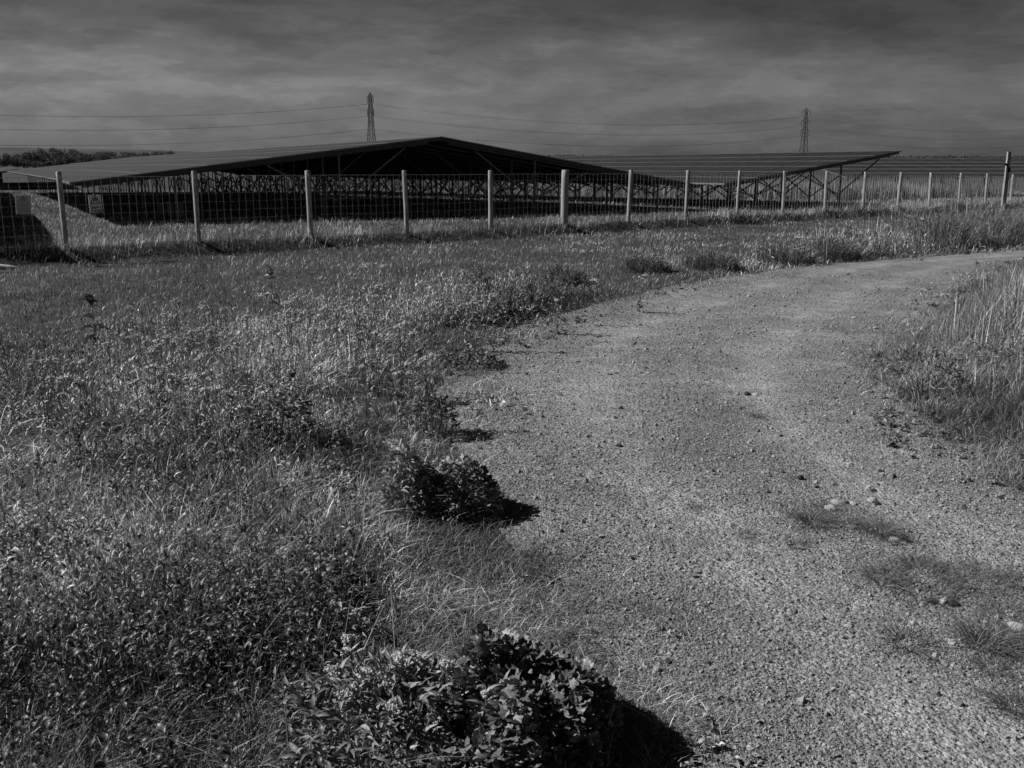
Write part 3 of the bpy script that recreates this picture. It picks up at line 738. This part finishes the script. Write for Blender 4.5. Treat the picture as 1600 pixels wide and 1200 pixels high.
vd = verge_d(x, y); pd = path_d(x, y)
keep = left_of_path(x, y) & (pd < -.65 - .55 * sstep(9.5, 8, y) * rng.random(len(x)) * 1.6) & (vd > .05) & (rng.random(len(x)) < (.15 + 1.1 * sstep(.33, .58, fbm(x * .7 + 50, y * .7))) * (.5 + .5 * sstep(4.8, 7, y)) * np.where(x > 1.5, .5, 1))
x, y = x[keep], y[keep]; N = len(x)
weed_mass('flowering_weeds', x, y, rng.uniform(.2, .44, N) * (1 + .25 * sstep(6, 9, y)), 15, .053 * (y / 7) ** .35, LANCE, 'leaf', 'leafy upright weeds crowding the left verge', 1.0)
# dark nettles at the near left
x, y = sample(4200, 2.2, 7.5, -.64, -.02)
keep = (path_d(x, y) < -.75) & (rng.random(len(x)) < (.08 + .92 * sstep(.40, .62, fbm(x * 1.6 + 3.7, y * 1.6 + 9))) * sstep(7.4, 4.2, y - .35 * x))
x, y = x[keep], y[keep]; N = len(x)
weed_mass('nettles', x, y, rng.uniform(.06, .30, N) * (.6 + .9 * fbm(x * 1.5, y * 1.5)), 14, np.full(N, .036), OVATE, 'bushleaf', 'dark leafy nettles in the near left corner', .45, .82)
# taller bright weeds in a band between the mown strip and the bend
x, y = sample(26000, 10.5, 34, -.12, .62)
vd = verge_d(x, y); pd = path_d(x, y)
keep = left_of_path(x, y) & (pd < -.35) & (vd > -.1) & (rng.random(len(x)) < (.08 + .6 * sstep(.35, .65, fbm(x * .8 + 5, y * .8 + 21))) * (1 - .5 * sstep(6, 9, x)))
x, y = x[keep], y[keep]; N = len(x)
weed_mass('band_weeds', x, y, rng.uniform(.2, .5, N) * (1 + .3 * sstep(18, 26, y)), 12, .085 * (y / 12) ** .4, THIN, 'leaf', 'band of tall tufted weeds between the bend and the fence', 1.15, .95)
x, y = sample(150000, 10.5, 34, -.12, .62)
vd = verge_d(x, y); pd = path_d(x, y)
keep = left_of_path(x, y) & (pd < -.3) & (vd > -.15) & (rng.random(len(x)) < .1 + sstep(.3, .65, fbm(x * 1.2 + 15, y * 1.2 + 2)))
x, y, pd = x[keep], y[keep], pd[keep]; n = len(x)
build_grass('band_grass', x, y, rng.uniform(.16, .5, n) * (.35 + 1.1 * fbm(x * .9 + 3, y * .9)) * sstep(-.1, -1.0, pd) * (1 + .4 * sstep(18, 26, y)), .009 * (y / 14) ** .5 * rng.uniform(.4, 1.3, n), np.abs(rng.normal(.5, .35, n)), 3, 'tall rough grass in the band between the bend and the fence')
# creeping low weeds at the path edge
x, y = sample(5200, 2.4, 20, -.3, .55)
pd = path_d(x, y); keep = (np.abs(pd + .02) < .5) & (rng.random(len(x)) < sstep(.47, .66, fbm(x * 1.3, y * 1.3 + 70)))
x, y = x[keep], y[keep]; N = len(x)
weed_mass('creeping_weeds', x, y, rng.uniform(.02, .07, N), 9, .035 * (y / 4) ** .4, OVATE, 'bushleaf', 'low dark weeds creeping over the edge of the track', .3, 1.2)

# ------------------------------------------------------------------ individual plants
def leafy_bush(name, w, d, h, n, leaf, tmpl, m, seed, shade=1.0, asc=.5):
    """dome of many leaves on arching stems"""
    rr = np.random.default_rng(seed); root = empty(name, (0, 0, 0))
    st = MB()
    for k in range(26):
        a = rr.uniform(0, 6.28); q = rr.random() ** .5
        e = np.array([math.cos(a) * q * w * .45, math.sin(a) * q * d * .45, h * (1 - .7 * q * q) * rr.uniform(.7, .95)])
        st.tube([(e[0] * .1, e[1] * .1, -.03), (e[0] * .55, e[1] * .55, e[2] * .65), tuple(e)], [.004, .003, .0015], 5)
    st.build('stems', M['leaf'], root)
    a = rr.uniform(0, 6.28, n); q = np.sqrt(rr.random(n)); bump = .5 + 1.0 * fbm(np.cos(a) * q * 2.8 + seed, np.sin(a) * q * 2.8)
    top = h * np.sqrt(np.clip(1 - q ** 2.4, 0.02, 1)) * bump
    q = q * (.78 + .5 * fbm(np.cos(a) * 1.7 + seed * 3, np.sin(a) * 1.7)); P = np.stack([np.cos(a) * q * w * .5, np.sin(a) * q * d * .5, top * (1 - .55 * rr.random(n) ** 1.7)], 1)
    a2 = a + rr.normal(0, .9, n); el = asc + rr.normal(0, .55, n) - .5 * q
    dv = np.stack([np.cos(a2) * np.cos(el), np.sin(a2) * np.cos(el), np.sin(el)], 1)
    fo = MB(); stamp(fo, *tmpl, P, basis(dv, rr.normal(0, .5, n)), leaf * rr.uniform(.5, 1.2, n), shade * np.clip(rr.lognormal(0, .3, n), .5, 2))
    k = n // 7; ab = rr.uniform(0, 6.28, k); qb = np.sqrt(rr.random(k)); gb = MB()
    blades(gb, np.stack([np.cos(ab) * qb * w * .5, np.sin(ab) * qb * d * .5, np.zeros(k)], 1), h * rr.uniform(.5, 1.25, k) * (1 - .35 * qb), rr.uniform(.004, .008, k), np.abs(rr.normal(.5, .3, k)), 4, rr.uniform(.4, 1.2, k))
    gb.build('grass_blades', M['grass'], root, True)
    fo.build('foliage', M[m], root, smooth=True)
    return root
def umbel(mb, c, rad, n, blob, rr):
    a = rr.uniform(0, 6.28, n); q = np.sqrt(rr.random(n)); lump = .8 + .35 * np.sin(a * 3 + c[0] * 90)
    P = np.stack([np.cos(a) * q * rad * lump, np.sin(a) * q * rad * lump, rad * .42 * (1 - q * q) + rr.normal(0, rad * .07, n)], 1) + np.array(c)
    stamp(mb, *OCT, P, rand_rot(n), np.stack([rr.uniform(.7, 1.3, n), rr.uniform(.7, 1.3, n), rr.uniform(.4, .8, n)], 1) * blob, 1.0)
def cress(H, heads, seed, rad=.035, blob=.005, nl=20, leaf=.065):
    rr = np.random.default_rng(seed); root = empty('flowering_weed', (0, 0, 0))
    st, lf = MB(), MB(); heads_ = []
    for k in range(heads):
        a = rr.uniform(0, 6.28); sp = rr.uniform(.02, max(.09, .022 * heads)) * min(1, k); c = np.array([math.cos(a) * sp, math.sin(a) * sp, H * rr.uniform(.86, 1.0)])
        st.tube([(c[0] * .2, c[1] * .2, -.03), (c[0] * .35, c[1] * .35, H * .5), tuple(c)], [.0035, .003, .002], 5)
        fl = MB(); heads_.append(fl); umbel(fl, c, rad * rr.uniform(.75, 1.2), int(70 * (rad / .035) ** 1.2), blob, rr)
        f = np.linspace(.05, .93, nl); aa = np.arange(nl) * 2.4 + rr.uniform(0, 6); el = .45 + .5 * f + rr.normal(0, .2, nl)
        P = np.stack([c[0] * (.2 + .8 * f), c[1] * (.2 + .8 * f), H * f], 1)
        stamp(lf, *LANCE, P, basis(np.stack([np.cos(aa) * np.cos(el), np.sin(aa) * np.cos(el), np.sin(el)], 1), rr.normal(0, .3, nl)), leaf * (1.2 - .55 * f) * rr.uniform(.7, 1.2, nl), rr.uniform(.7, 1.5, nl))
    st.build('stem', M['leaf'], root); lf.build('foliage', M['leaf'], root, True); 
    for fl in heads_: fl.build('flower_head', M['petal'], root)
    return root
# the bushes by the track
b = at(803, 1178); o = leafy_bush('bush', .58, .76, .29, 4600, .034, LOBED, 'bushleaf', 21, 1.1, .55); o.location = b
tag(o, 'dense dark lobed-leaved bush in the foreground casting its shadow on the gravel', 'bush')
b = at(695, 800); o = leafy_bush('bush', .62, .55, .26, 2400, .027, LOBED, 'leaf', 22, .8, .6); o.location = b
tag(o, 'low dark bush spilling over the track edge halfway up the near verge', 'bush')
b = at(735, 575); o = leafy_bush('bush', .62, .35, .16, 420, .045, OVATE, 'bushleaf', 23, 1.0, .5); o.location = b
tag(o, 'small flat weed patch at the left track edge below the bend', 'bush')
b = at(678, 683); o = leafy_bush('leafy_plant', .28, .26, .34, 330, .06, LANCE, 'leaf', 24, .6, 1.0); o.location = b
tag(o, 'upright leafy plant at the left edge of the track', 'plant')
b = at(815, 497); o = leafy_bush('bush', .55, .3, .13, 300, .05, OVATE, 'bushleaf', 25, 1.0, .4); o.location = b
tag(o, 'dark low weed clump where the track begins to bend right', 'bush')
b = at(440, 705); o = leafy_bush('leafy_plant', .42, .4, .38, 520, .045, OVATE, 'bushleaf', 26, 1.0, .8); o.location = b
tag(o, 'dark nettle clump standing in the middle of the grass verge', 'plant')
b = at(738, 478); o = leafy_bush('leafy_plant', .5, .5, .42, 420, .08, LANCE, 'bushleaf', 27, 1.2, .9); o.location = b
tag(o, 'dark leafy clump among the white flowers at the back of the verge', 'plant')
b = at(1440, 620); o = leafy_bush('leafy_plant', .6, .5, .34, 420, .06, LANCE, 'bushleaf', 28, 1.2, .9); o.location = b
tag(o, 'leafy weed clump jutting from the right verge into the track', 'plant')
b = at(1555, 585); o = leafy_bush('bush', .8, .6, .3, 700, .05, LANCE, 'bushleaf', 29, 1.3, .6); o.location = b
tag(o, 'low leafy bush below the rushes on the right verge', 'bush')
def tussock(w, h, seed, n=700):
    rr = np.random.default_rng(seed); root = empty('tussock', (0, 0, 0))
    a = rr.uniform(0, 6.28, n); q = np.sqrt(rr.random(n)); m = MB()
    blades(m, np.stack([np.cos(a) * q * w * .45, np.sin(a) * q * w * .32, np.full(n, -.02)], 1), h * rr.uniform(.45, 1.15, n) * (1 - .45 * q * q), rr.uniform(.007, .014, n), np.abs(rr.normal(.45, .3, n)), 3, np.clip(rr.lognormal(-.5, .5, n), .15, 1.6), a + rr.normal(0, .8, n))
    m.build('blades', M['grass'], root, True)
    k = n // 3; m = MB(); a = rr.uniform(0, 6.28, k); q = np.sqrt(rr.random(k)); el = rr.normal(.7, .4, k)
    stamp(m, *LANCE, np.stack([np.cos(a) * q * w * .42, np.sin(a) * q * w * .3, h * rr.uniform(.15, .75, k) * (1 - .5 * q * q)], 1), basis(np.stack([np.cos(a) * np.cos(el), np.sin(a) * np.cos(el), np.sin(el)], 1), rr.normal(0, .5, k)), rr.uniform(.05, .1, k), np.clip(rr.lognormal(-.2, .4, k), .3, 2))
    m.build('foliage', M['bushleaf'], root, True)
    return root
for i, (px, py, w, h) in enumerate(((1010, 425, .9, .4), (1225, 412, 1.3, .5), (1290, 404, 1.5, .55), (1440, 386, 3.0, 1.1), (1510, 382, 3.4, 1.25), (1570, 377, 3.0, 1.2), (880, 445, .8, .4), (1110, 420, 1.0, .42))):
    b = at(px, py); o = tussock(w, h, 30 + i, 500 + int(420 * w)); o.location = b
    tag(o, ['shaggy tussock on the verge above the start of the bend', 'rough tussock on the back verge where the track turns', 'dark rough tussock at the outer edge of the bend', 'broad dark tussock on the far verge near the last fence posts', 'tallest dark tussock on the far verge before the right end of the fence', 'dark tussock at the far right end of the back verge', 'small grassy clump at the back verge near the thick fence post', 'low clump on the back verge between the two rough ones'][i], 'tussock')
b = at(600, 1170); o = leafy_bush('leafy_plant', .62, .6, .22, 1500, .055, LANCE, 'leaf', 61, .75, .8); o.location = b
tag(o, 'spreading pale leafy clump under the near white flower heads', 'plant')
b = at(640, 810); o = leafy_bush('leafy_plant', .26, .26, .34, 420, .06, LANCE, 'leaf', 62, .95, 1.1); o.location = b
tag(o, 'upright pale leafy stems at the left flank of the low dark bush', 'plant')
# dock plants with big leaves
def dock(seed, H):
    rr = np.random.default_rng(seed); root = empty('dock_plant', (0, 0, 0)); m = MB(); m.tube([(0, 0, -.03), (.01, 0, H * .5), (-.01, .01, H)], [.008, .006, .003], 6); m.build('stem', M['bushleaf'], root)
    n = 14; f = np.sort(np.concatenate([rr.uniform(.12, .75, 8), rr.uniform(.85, 1, 6)])); aa = np.where(np.arange(n) % 2 == 0, 0, 3.14) + rr.normal(0, .6, n); el = -.1 + 1.35 * f ** 3 + rr.normal(0, .25, n)
    m = MB(); stamp(m, *lance(6, .35, .5, .42), np.stack([0 * f, 0 * f, H * f], 1), basis(np.stack([np.cos(aa) * np.cos(el), np.sin(aa) * np.cos(el), np.sin(el)], 1), rr.normal(0, .5, n)), rr.uniform(.09, .19, n) * H / .5, rr.uniform(.6, 1.3, n)); m.build('leaves', M['bushleaf'], root, True)
    return root
o = dock(3, .46); o.location = at(150, 545); tag(o, 'tall dock with large curling dark leaves at the left of the verge', 'plant')
o = dock(5, .4); o.location = at(425, 480); tag(o, 'short dark broad-leaved plant at the back of the verge', 'plant')
# near flowering clumps
near = [(600, 1160, .24, 13, 'broad clump of white-flowered weeds left of the foreground bush', .032), (660, 1150, .27, 6, 'white flower heads pressed against the foreground bush', .034), (160, 1110, .24, 2, 'single white flower head alone among the dark nettles', .04), (635, 795, .36, 6, 'upright white-flowered clump beside the low dark bush', .034), (455, 1130, .12, 2, 'small white flowers between the near clump and the nettles', .022), (760, 1215, .3, 2, 'leafy stem with a pale flower head at the bottom edge', .02), (655, 650, .2, 2, 'flat white flower head just behind the upright leafy plant', .03), (560, 1010, .14, 2, 'pale flower head in the grass above the near clump', .022)]
for i, (px, py, H, k, lab, rad) in enumerate(near):
    o = cress(H, k, 50 + i, rad, .0052, 22, .075); o.location = at(px, py); tag(o, lab, 'flowering weed', 'white-flowered weeds')
pro = [cress(.42, 2, 71, .03, .006, 16), cress(.36, 3, 72, .026, .006, 14), cress(.47, 1, 73, .034, .007, 18), cress(.4, 4, 74, .022, .006, 12)]
spots = [(65, 560), (205, 480), (200, 505), (238, 545), (258, 520), (278, 480), (290, 492), (300, 512), (312, 515), (320, 490), (330, 470), (270, 505), (245, 540), (348, 522), (356, 530), (312, 560), (315, 575), (308, 598), (300, 590), (352, 545), (368, 528), (410, 470), (432, 480), (447, 482), (484, 482), (480, 505), (500, 552), (506, 490), (520, 470), (540, 505), (535, 460), (560, 468), (575, 470), (590, 445), (570, 540), (625, 525), (586, 522), (645, 520), (690, 440), (703, 438), (720, 442), (725, 432), (660, 455), (675, 470), (730, 470), (455, 520), (425, 525), (555, 430), (575, 415), (600, 425), (230, 560), (170, 545), (130, 555), (90, 590), (460, 455), (510, 440), (640, 465), (770, 470), (1250, 372), (1400, 350), (1420, 345), (1440, 352), (1310, 365), (1385, 358), (110, 625), (215, 620), (410, 590), (450, 560), (345, 640), (385, 500), (618, 555), (665, 560), (1000, 425), (930, 440), (870, 450)]
u = set()
for i, (px, py) in enumerate(spots):
    k = (i * 7 + 3) % 4; o = pro[k] if k not in u else copy_tree(pro[k]); u.add(k)
    b = at(px, py, .5 if py < 620 else .4); o.location = b; s = random.uniform(1.1, 1.4) * (1.0 if b.y < 14 else 1.2); o.scale = (s, s, s); o.rotation_euler = (0, 0, random.uniform(0, 6.28))
    tag(o, 'slender weed with a small flat white flower head in the back of the verge', 'flowering weed', 'small white-flowered weeds of the back verge')
# grass tufts on the track
def tuft(n, h, spread, seed, lean=.9):
    rr = np.random.default_rng(seed); a = rr.uniform(0, 6.28, n); q = np.sqrt(rr.random(n)) * spread
    m = MB(); blades(m, np.stack([np.cos(a) * q, np.sin(a) * q * .7, np.full(n, -.005)], 1), h * rr.uniform(.5, 1.2, n), rr.uniform(.0018, .0034, n), np.abs(rr.normal(lean, .4, n)), 4, rr.uniform(.18, .7, n), a + rr.normal(0, .9, n), 1.4)
    return m.build('grass_tuft', M['grass'], smooth=True)
tp_ = [tuft(230, .10, .06, 81, 1.5), tuft(430, .06, .18, 82, 1.6), tuft(100, .065, .045, 83, 1.6)]
tl = [(1272, 822, 0, 1.25, 'spiky round grass tuft on the track beside the pale stones'), (1290, 800, 2, 1.2, 'small grass tuft just behind the spiky round one'), (1375, 836, 0, 1.15, 'grass tuft on the track just right of the pale stones'), (1440, 915, 1, 1.3, 'wide flat mat of grass in the middle of the track on the right'), (1375, 908, 2, 1.5, 'thin grass tuft at the left end of the wide mat'), (1515, 912, 1, 1.0, 'mat of grass at the right end of the wide mat'), (1590, 915, 2, 1.4, 'wisp of grass at the right edge beside the wide mat'), (1415, 1010, 2, 1.5, 'sparse grass tuft alone on the gravel below the wide mat'), (1540, 1015, 0, 1.3, 'dark spreading grass tuft beside the bare pale patch on the right'), (1590, 1018, 1, .7, 'flat dark tuft at the right edge below the square stone'), (1575, 975, 1, .8, 'grass mat around the square stone at the right edge'), (1550, 1052, 2, 1.0, 'little tuft under the dark spreading tuft'), (1585, 1112, 0, .9, 'grass tuft at the right edge near the bottom corner'), (1165, 840, 2, .8, 'tiny tuft alone on the gravel left of the spiky tuft'), (1245, 857, 2, .9, 'flat little tuft just below the spiky round tuft'), (1183, 652, 2, .9, 'thin wisp of grass in the middle of the far track'), (1390, 850, 2, .8, 'small tuft by the dark stone on the track'), (1425, 885, 2, .9, 'small tuft between the dark stone and the wide mat'), (1018, 962, 2, .6, 'tiny dark tuft on the bare gravel near the left edge'), (1085, 795, 2, .6, 'tiny tuft on the smooth left wheel track')]
u = set()
for px, py, k, s, lab in tl:
    o = tp_[k] if k not in u else copy_tree(tp_[k]); u.add(k); b = at(px, py)
    o.location = (b.x, b.y, float(zpath(b.x, b.y))); o.scale = (s, s, s); o.rotation_euler = (0, 0, random.uniform(0, 6.28)); tag(o, lab, 'grass tuft', 'grass tufts on the track')
# stones and clods
def stone(seed, squash=.7):
    rr = np.random.default_rng(seed); import bmesh
    bm = bmesh.new(); bmesh.ops.create_icosphere(bm, subdivisions=3, radius=1)
    ax = rr.normal(size=(9, 3)); ax /= np.linalg.norm(ax, axis=1)[:, None]; dd = rr.uniform(.6, .9, 9)
    for v in bm.verts:
        c = np.array(v.co)
        for a, d in zip(ax, dd):
            q = c @ a
            if q > d: c = c - a * (q - d) * .9
        v.co = Vector(c * np.array([1, .8, squash]) * (1 + rr.normal(0, .035)))
    me = bpy.data.meshes.new('stone'); bm.to_mesh(me); bm.free(); me.materials.append(M['stone'])
    o = bpy.data.objects.new('stone', me); col.objects.link(o); return o
so = [stone(91), stone(92, .55), stone(93, .8)]
for o in so: o.data.polygons.foreach_set('use_smooth', [False] * len(o.data.polygons))
dk = so[2].copy(); dk.data = so[2].data.copy(); dk.data.materials[0] = M['clod']; dk.name = 'clod'; dk.data.name = 'clod'; col.objects.link(dk)
sl = [(1250, 752, 'c', 1.5, 'largest dark clod standing on the track above the spiky tuft'), (1308, 792, 1, 2.0, 'largest pale flat stone beside the spiky grass tuft'), (1296, 800, 0, 1.5, 'pale stone touching the spiky grass tuft'), (1333, 791, 1, 1.2, 'small pale stone right of the largest flat one'), (1322, 790, 'c', .8, 'dark clod between two pale stones'), (1363, 786, 0, 1.6, 'rounded pale stone right of the stone group'), (1370, 790, 'c', 1.2, 'dark clod against the rounded pale stone'), (1414, 849, 'c', 1.3, 'dark round stone at the end of the second tuft'), (1396, 848, 0, 1.2, 'grey stone beside the dark round one'), (1477, 800, 0, .7, 'small lone stone on the gravel at the right'), (1473, 947, 0, 1.1, 'pale stone under the wide grass mat'), (1490, 952, 'c', 1.5, 'dark wedge of earth beside the pale stone under the mat'), (1455, 948, 'c', 1.2, 'flat dark clod left of the pale stone under the mat'), (1588, 990, 1, 2.0, 'square pale stone at the right edge'), (1487, 1010, 1, 1.1, 'thin white stone on the bare pale patch'), (1325, 980, 0, .8, 'small white stone on the open gravel'), (1025, 1055, 0, 1.0, 'white pebble on the near gravel right of the bush'), (1168, 617, 'c', 1.8, 'dark clod far up the middle of the track'), (1180, 618, 1, 1.6, 'pale stone beside the far dark clod'), (970, 640, 'c', 1.3, 'dark clod on the left wheel track'), (968, 698, 'c', 1.3, 'dark lump halfway along the left of the track'), (1220, 683, 'c', .9, 'small flat clod in the middle of the track'), (1150, 578, 'c', .9, 'tiny dark clod on the far middle track'), (1335, 500, 0, 1.8, 'pale stone in the coarse far gravel'), (1275, 765, 'c', .8, 'little dark stone below the largest clod'), (1365, 770, 'c', 1.0, 'dark stone behind the rounded pale stone'), (918, 972, 0, .9, 'white pebble at the left edge of the near gravel'), (1480, 1005, 0, .5, 'tiny white chip left of the thin white stone'), (1230, 880, 0, .5, 'tiny pale chip on the gravel under the flat tuft')]
u = set()
for px, py, k, s, lab in sl:
    src = dk if k == 'c' else so[k]
    o = src if k not in u else src.copy()
    if k in u: col.objects.link(o)
    u.add(k); b = at(px, py); q = .0175 * s
    o.location = (b.x, b.y, float(zpath(b.x, b.y)) + q * .12); o.scale = (q * random.uniform(.9, 1.4), q, q); o.rotation_euler = (random.uniform(-.2, .2), random.uniform(-.2, .2), random.uniform(0, 6.28))
    tag(o, lab, 'clod' if k == 'c' else 'stone', 'stones and clods on the track')
for o in so:
    if 'label' not in o: bpy.data.objects.remove(o)
# dry stalks lying about
for px, py, ang, L, lab in ((905, 990, -.5, .2, 'pale dry stalk lying at the path edge above the foreground bush'), (745, 862, -.35, .16, 'dry straw on the grass edge left of the near gravel'), (1403, 928, -.5, .1, 'white straw lying on the wide grass mat'), (905, 842, -.3, .09, 'short pale straw on the gravel beside the near verge')):
    b = at(px, py); m = MB(); m.tube([(-L / 2 * math.cos(ang), -L / 2 * math.sin(ang), .012), (0, .006, .016), (L / 2 * math.cos(ang), L / 2 * math.sin(ang), .008)], [.0022, .0022, .0012], 5)
    o = m.build('dry_stalk', M['straw'], smooth=True); o.location = (b.x, b.y, float(zpath(b.x, b.y))); tag(o, lab, 'stalk')

# ------------------------------------------------------------------ light and sky
SUN_EL, SUN_AZ = 39.5, 275.0       # azimuth clockwise from +Y (the view direction)
sd = Vector((math.sin(R(SUN_AZ)) * math.cos(R(SUN_EL)), math.cos(R(SUN_AZ)) * math.cos(R(SUN_EL)), math.sin(R(SUN_EL))))
L = bpy.data.lights.new('sun', 'SUN'); L.energy = 4.9; L.angle = R(.5)
lo = bpy.data.objects.new('sun', L); col.objects.link(lo); lo.rotation_euler = sd.to_track_quat('Z', 'Y').to_euler(); lo.location = (0, 0, 50)
W = bpy.data.worlds.new('World'); scene.world = W; W.use_nodes = True
nt = W.node_tree; n = nt.nodes; l = nt.links
bg = n['Background']; bg.inputs['Strength'].default_value = .05
sky = n.new('ShaderNodeTexSky'); sky.sky_type = 'NISHITA'; sky.sun_disc = False; sky.sun_elevation = R(SUN_EL); sky.sun_rotation = R(SUN_AZ); sky.altitude = 0; sky.air_density = 1.0; sky.dust_density = .6
sep = n.new('ShaderNodeSeparateColor'); l.new(sky.outputs[0], sep.inputs[0])
tc = n.new('ShaderNodeTexCoord'); mp = n.new('ShaderNodeMapping'); mp.inputs['Scale'].default_value = (2.6, 2.6, 9); mp.inputs['Location'].default_value = (1.3, .4, .2)
l.new(tc.outputs['Generated'], mp.inputs[0])
nz = n.new('ShaderNodeTexNoise'); nz.inputs['Scale'].default_value = 1.35; nz.inputs['Detail'].default_value = 8; nz.inputs['Roughness'].default_value = .55; nz.inputs['Distortion'].default_value = .1
l.new(mp.outputs[0], nz.inputs['Vector'])
def mth(o, a, b=None, c=None):
    q = n.new('ShaderNodeMath'); q.operation = o
    for i, v in enumerate((a, b, c)):
        if v is None: continue
        if isinstance(v, (int, float)): q.inputs[i].default_value = v
        else: l.new(v, q.inputs[i])
    return q.outputs[0]
def mrange(x, a, b, c, d):
    r = n.new('ShaderNodeMapRange'); r.interpolation_type = 'SMOOTHSTEP'
    for k, v in zip(('From Min', 'From Max', 'To Min', 'To Max'), (a, b, c, d)): r.inputs[k].default_value = v
    l.new(x, r.inputs['Value']); return r.outputs[0]
sx = n.new('ShaderNodeSeparateXYZ'); l.new(tc.outputs['Generated'], sx.inputs[0])
cl = mrange(nz.outputs['Fac'], .32, .68, 0, 1)
# thin cloud veil: a brighter bank a few degrees up, darker streaky cloud above it
nz2 = n.new('ShaderNodeTexNoise'); nz2.inputs['Scale'].default_value = 4.2; nz2.inputs['Detail'].default_value = 7; nz2.inputs['Roughness'].default_value = .62; nz2.inputs['Distortion'].default_value = .15
l.new(mp.outputs[0], nz2.inputs['Vector'])
zz = mth('ADD', sx.outputs['Z'], mth('MULTIPLY', mth('SUBTRACT', nz.outputs['Fac'], .5), .12))
bank = mth('ADD', .41, mth('MULTIPLY', .185, mth('MULTIPLY', mrange(zz, .015, .07, 0, 1), mrange(zz, .125, .09, 0, 1))))
bank = mth('ADD', bank, mth('MULTIPLY', -.03, mrange(zz, .10, .15, 0, 1)))
streak = mrange(nz2.outputs['Fac'], .34, .66, .9, 1.1)
mp3 = n.new('ShaderNodeMapping'); mp3.inputs['Scale'].default_value = (2.3, 2.3, 10.5); mp3.inputs['Rotation'].default_value = (0, R(9), R(20)); l.new(tc.outputs['Generated'], mp3.inputs[0])
nz3 = n.new('ShaderNodeTexNoise'); nz3.inputs['Scale'].default_value = 3.1; nz3.inputs['Detail'].default_value = 11; nz3.inputs['Roughness'].default_value = .66; nz3.inputs['Distortion'].default_value = .25; l.new(mp3.outputs[0], nz3.inputs['Vector'])
wisp = mth('SUBTRACT', mrange(nz3.outputs['Fac'], .50, .60, 0, .20), mrange(nz3.outputs['Fac'], .47, .38, 0, .15))
streak = mth('ADD', streak, wisp)
bank = mth('MULTIPLY', bank, mrange(sx.outputs['Z'], .15, .75, 1.0, .3))
hz = mrange(sx.outputs['X'], -.15, .5, 1.06, .86)
r_ = mth('MULTIPLY', mth('MULTIPLY', sep.outputs[0], bank), mth('MULTIPLY', streak, hz))
comb = n.new('ShaderNodeCombineColor')
for i in range(3): l.new(r_, comb.inputs[i])
l.new(comb.outputs[0], bg.inputs['Color'])

scene.view_settings.view_transform = 'Standard'; scene.view_settings.look = 'None'
scene.view_settings.exposure = .22; scene.view_settings.gamma = 1
scene.cycles.max_bounces = 6; scene.cycles.diffuse_bounces = 2; scene.cycles.transmission_bounces = 3
scene.render.film_transparent = False
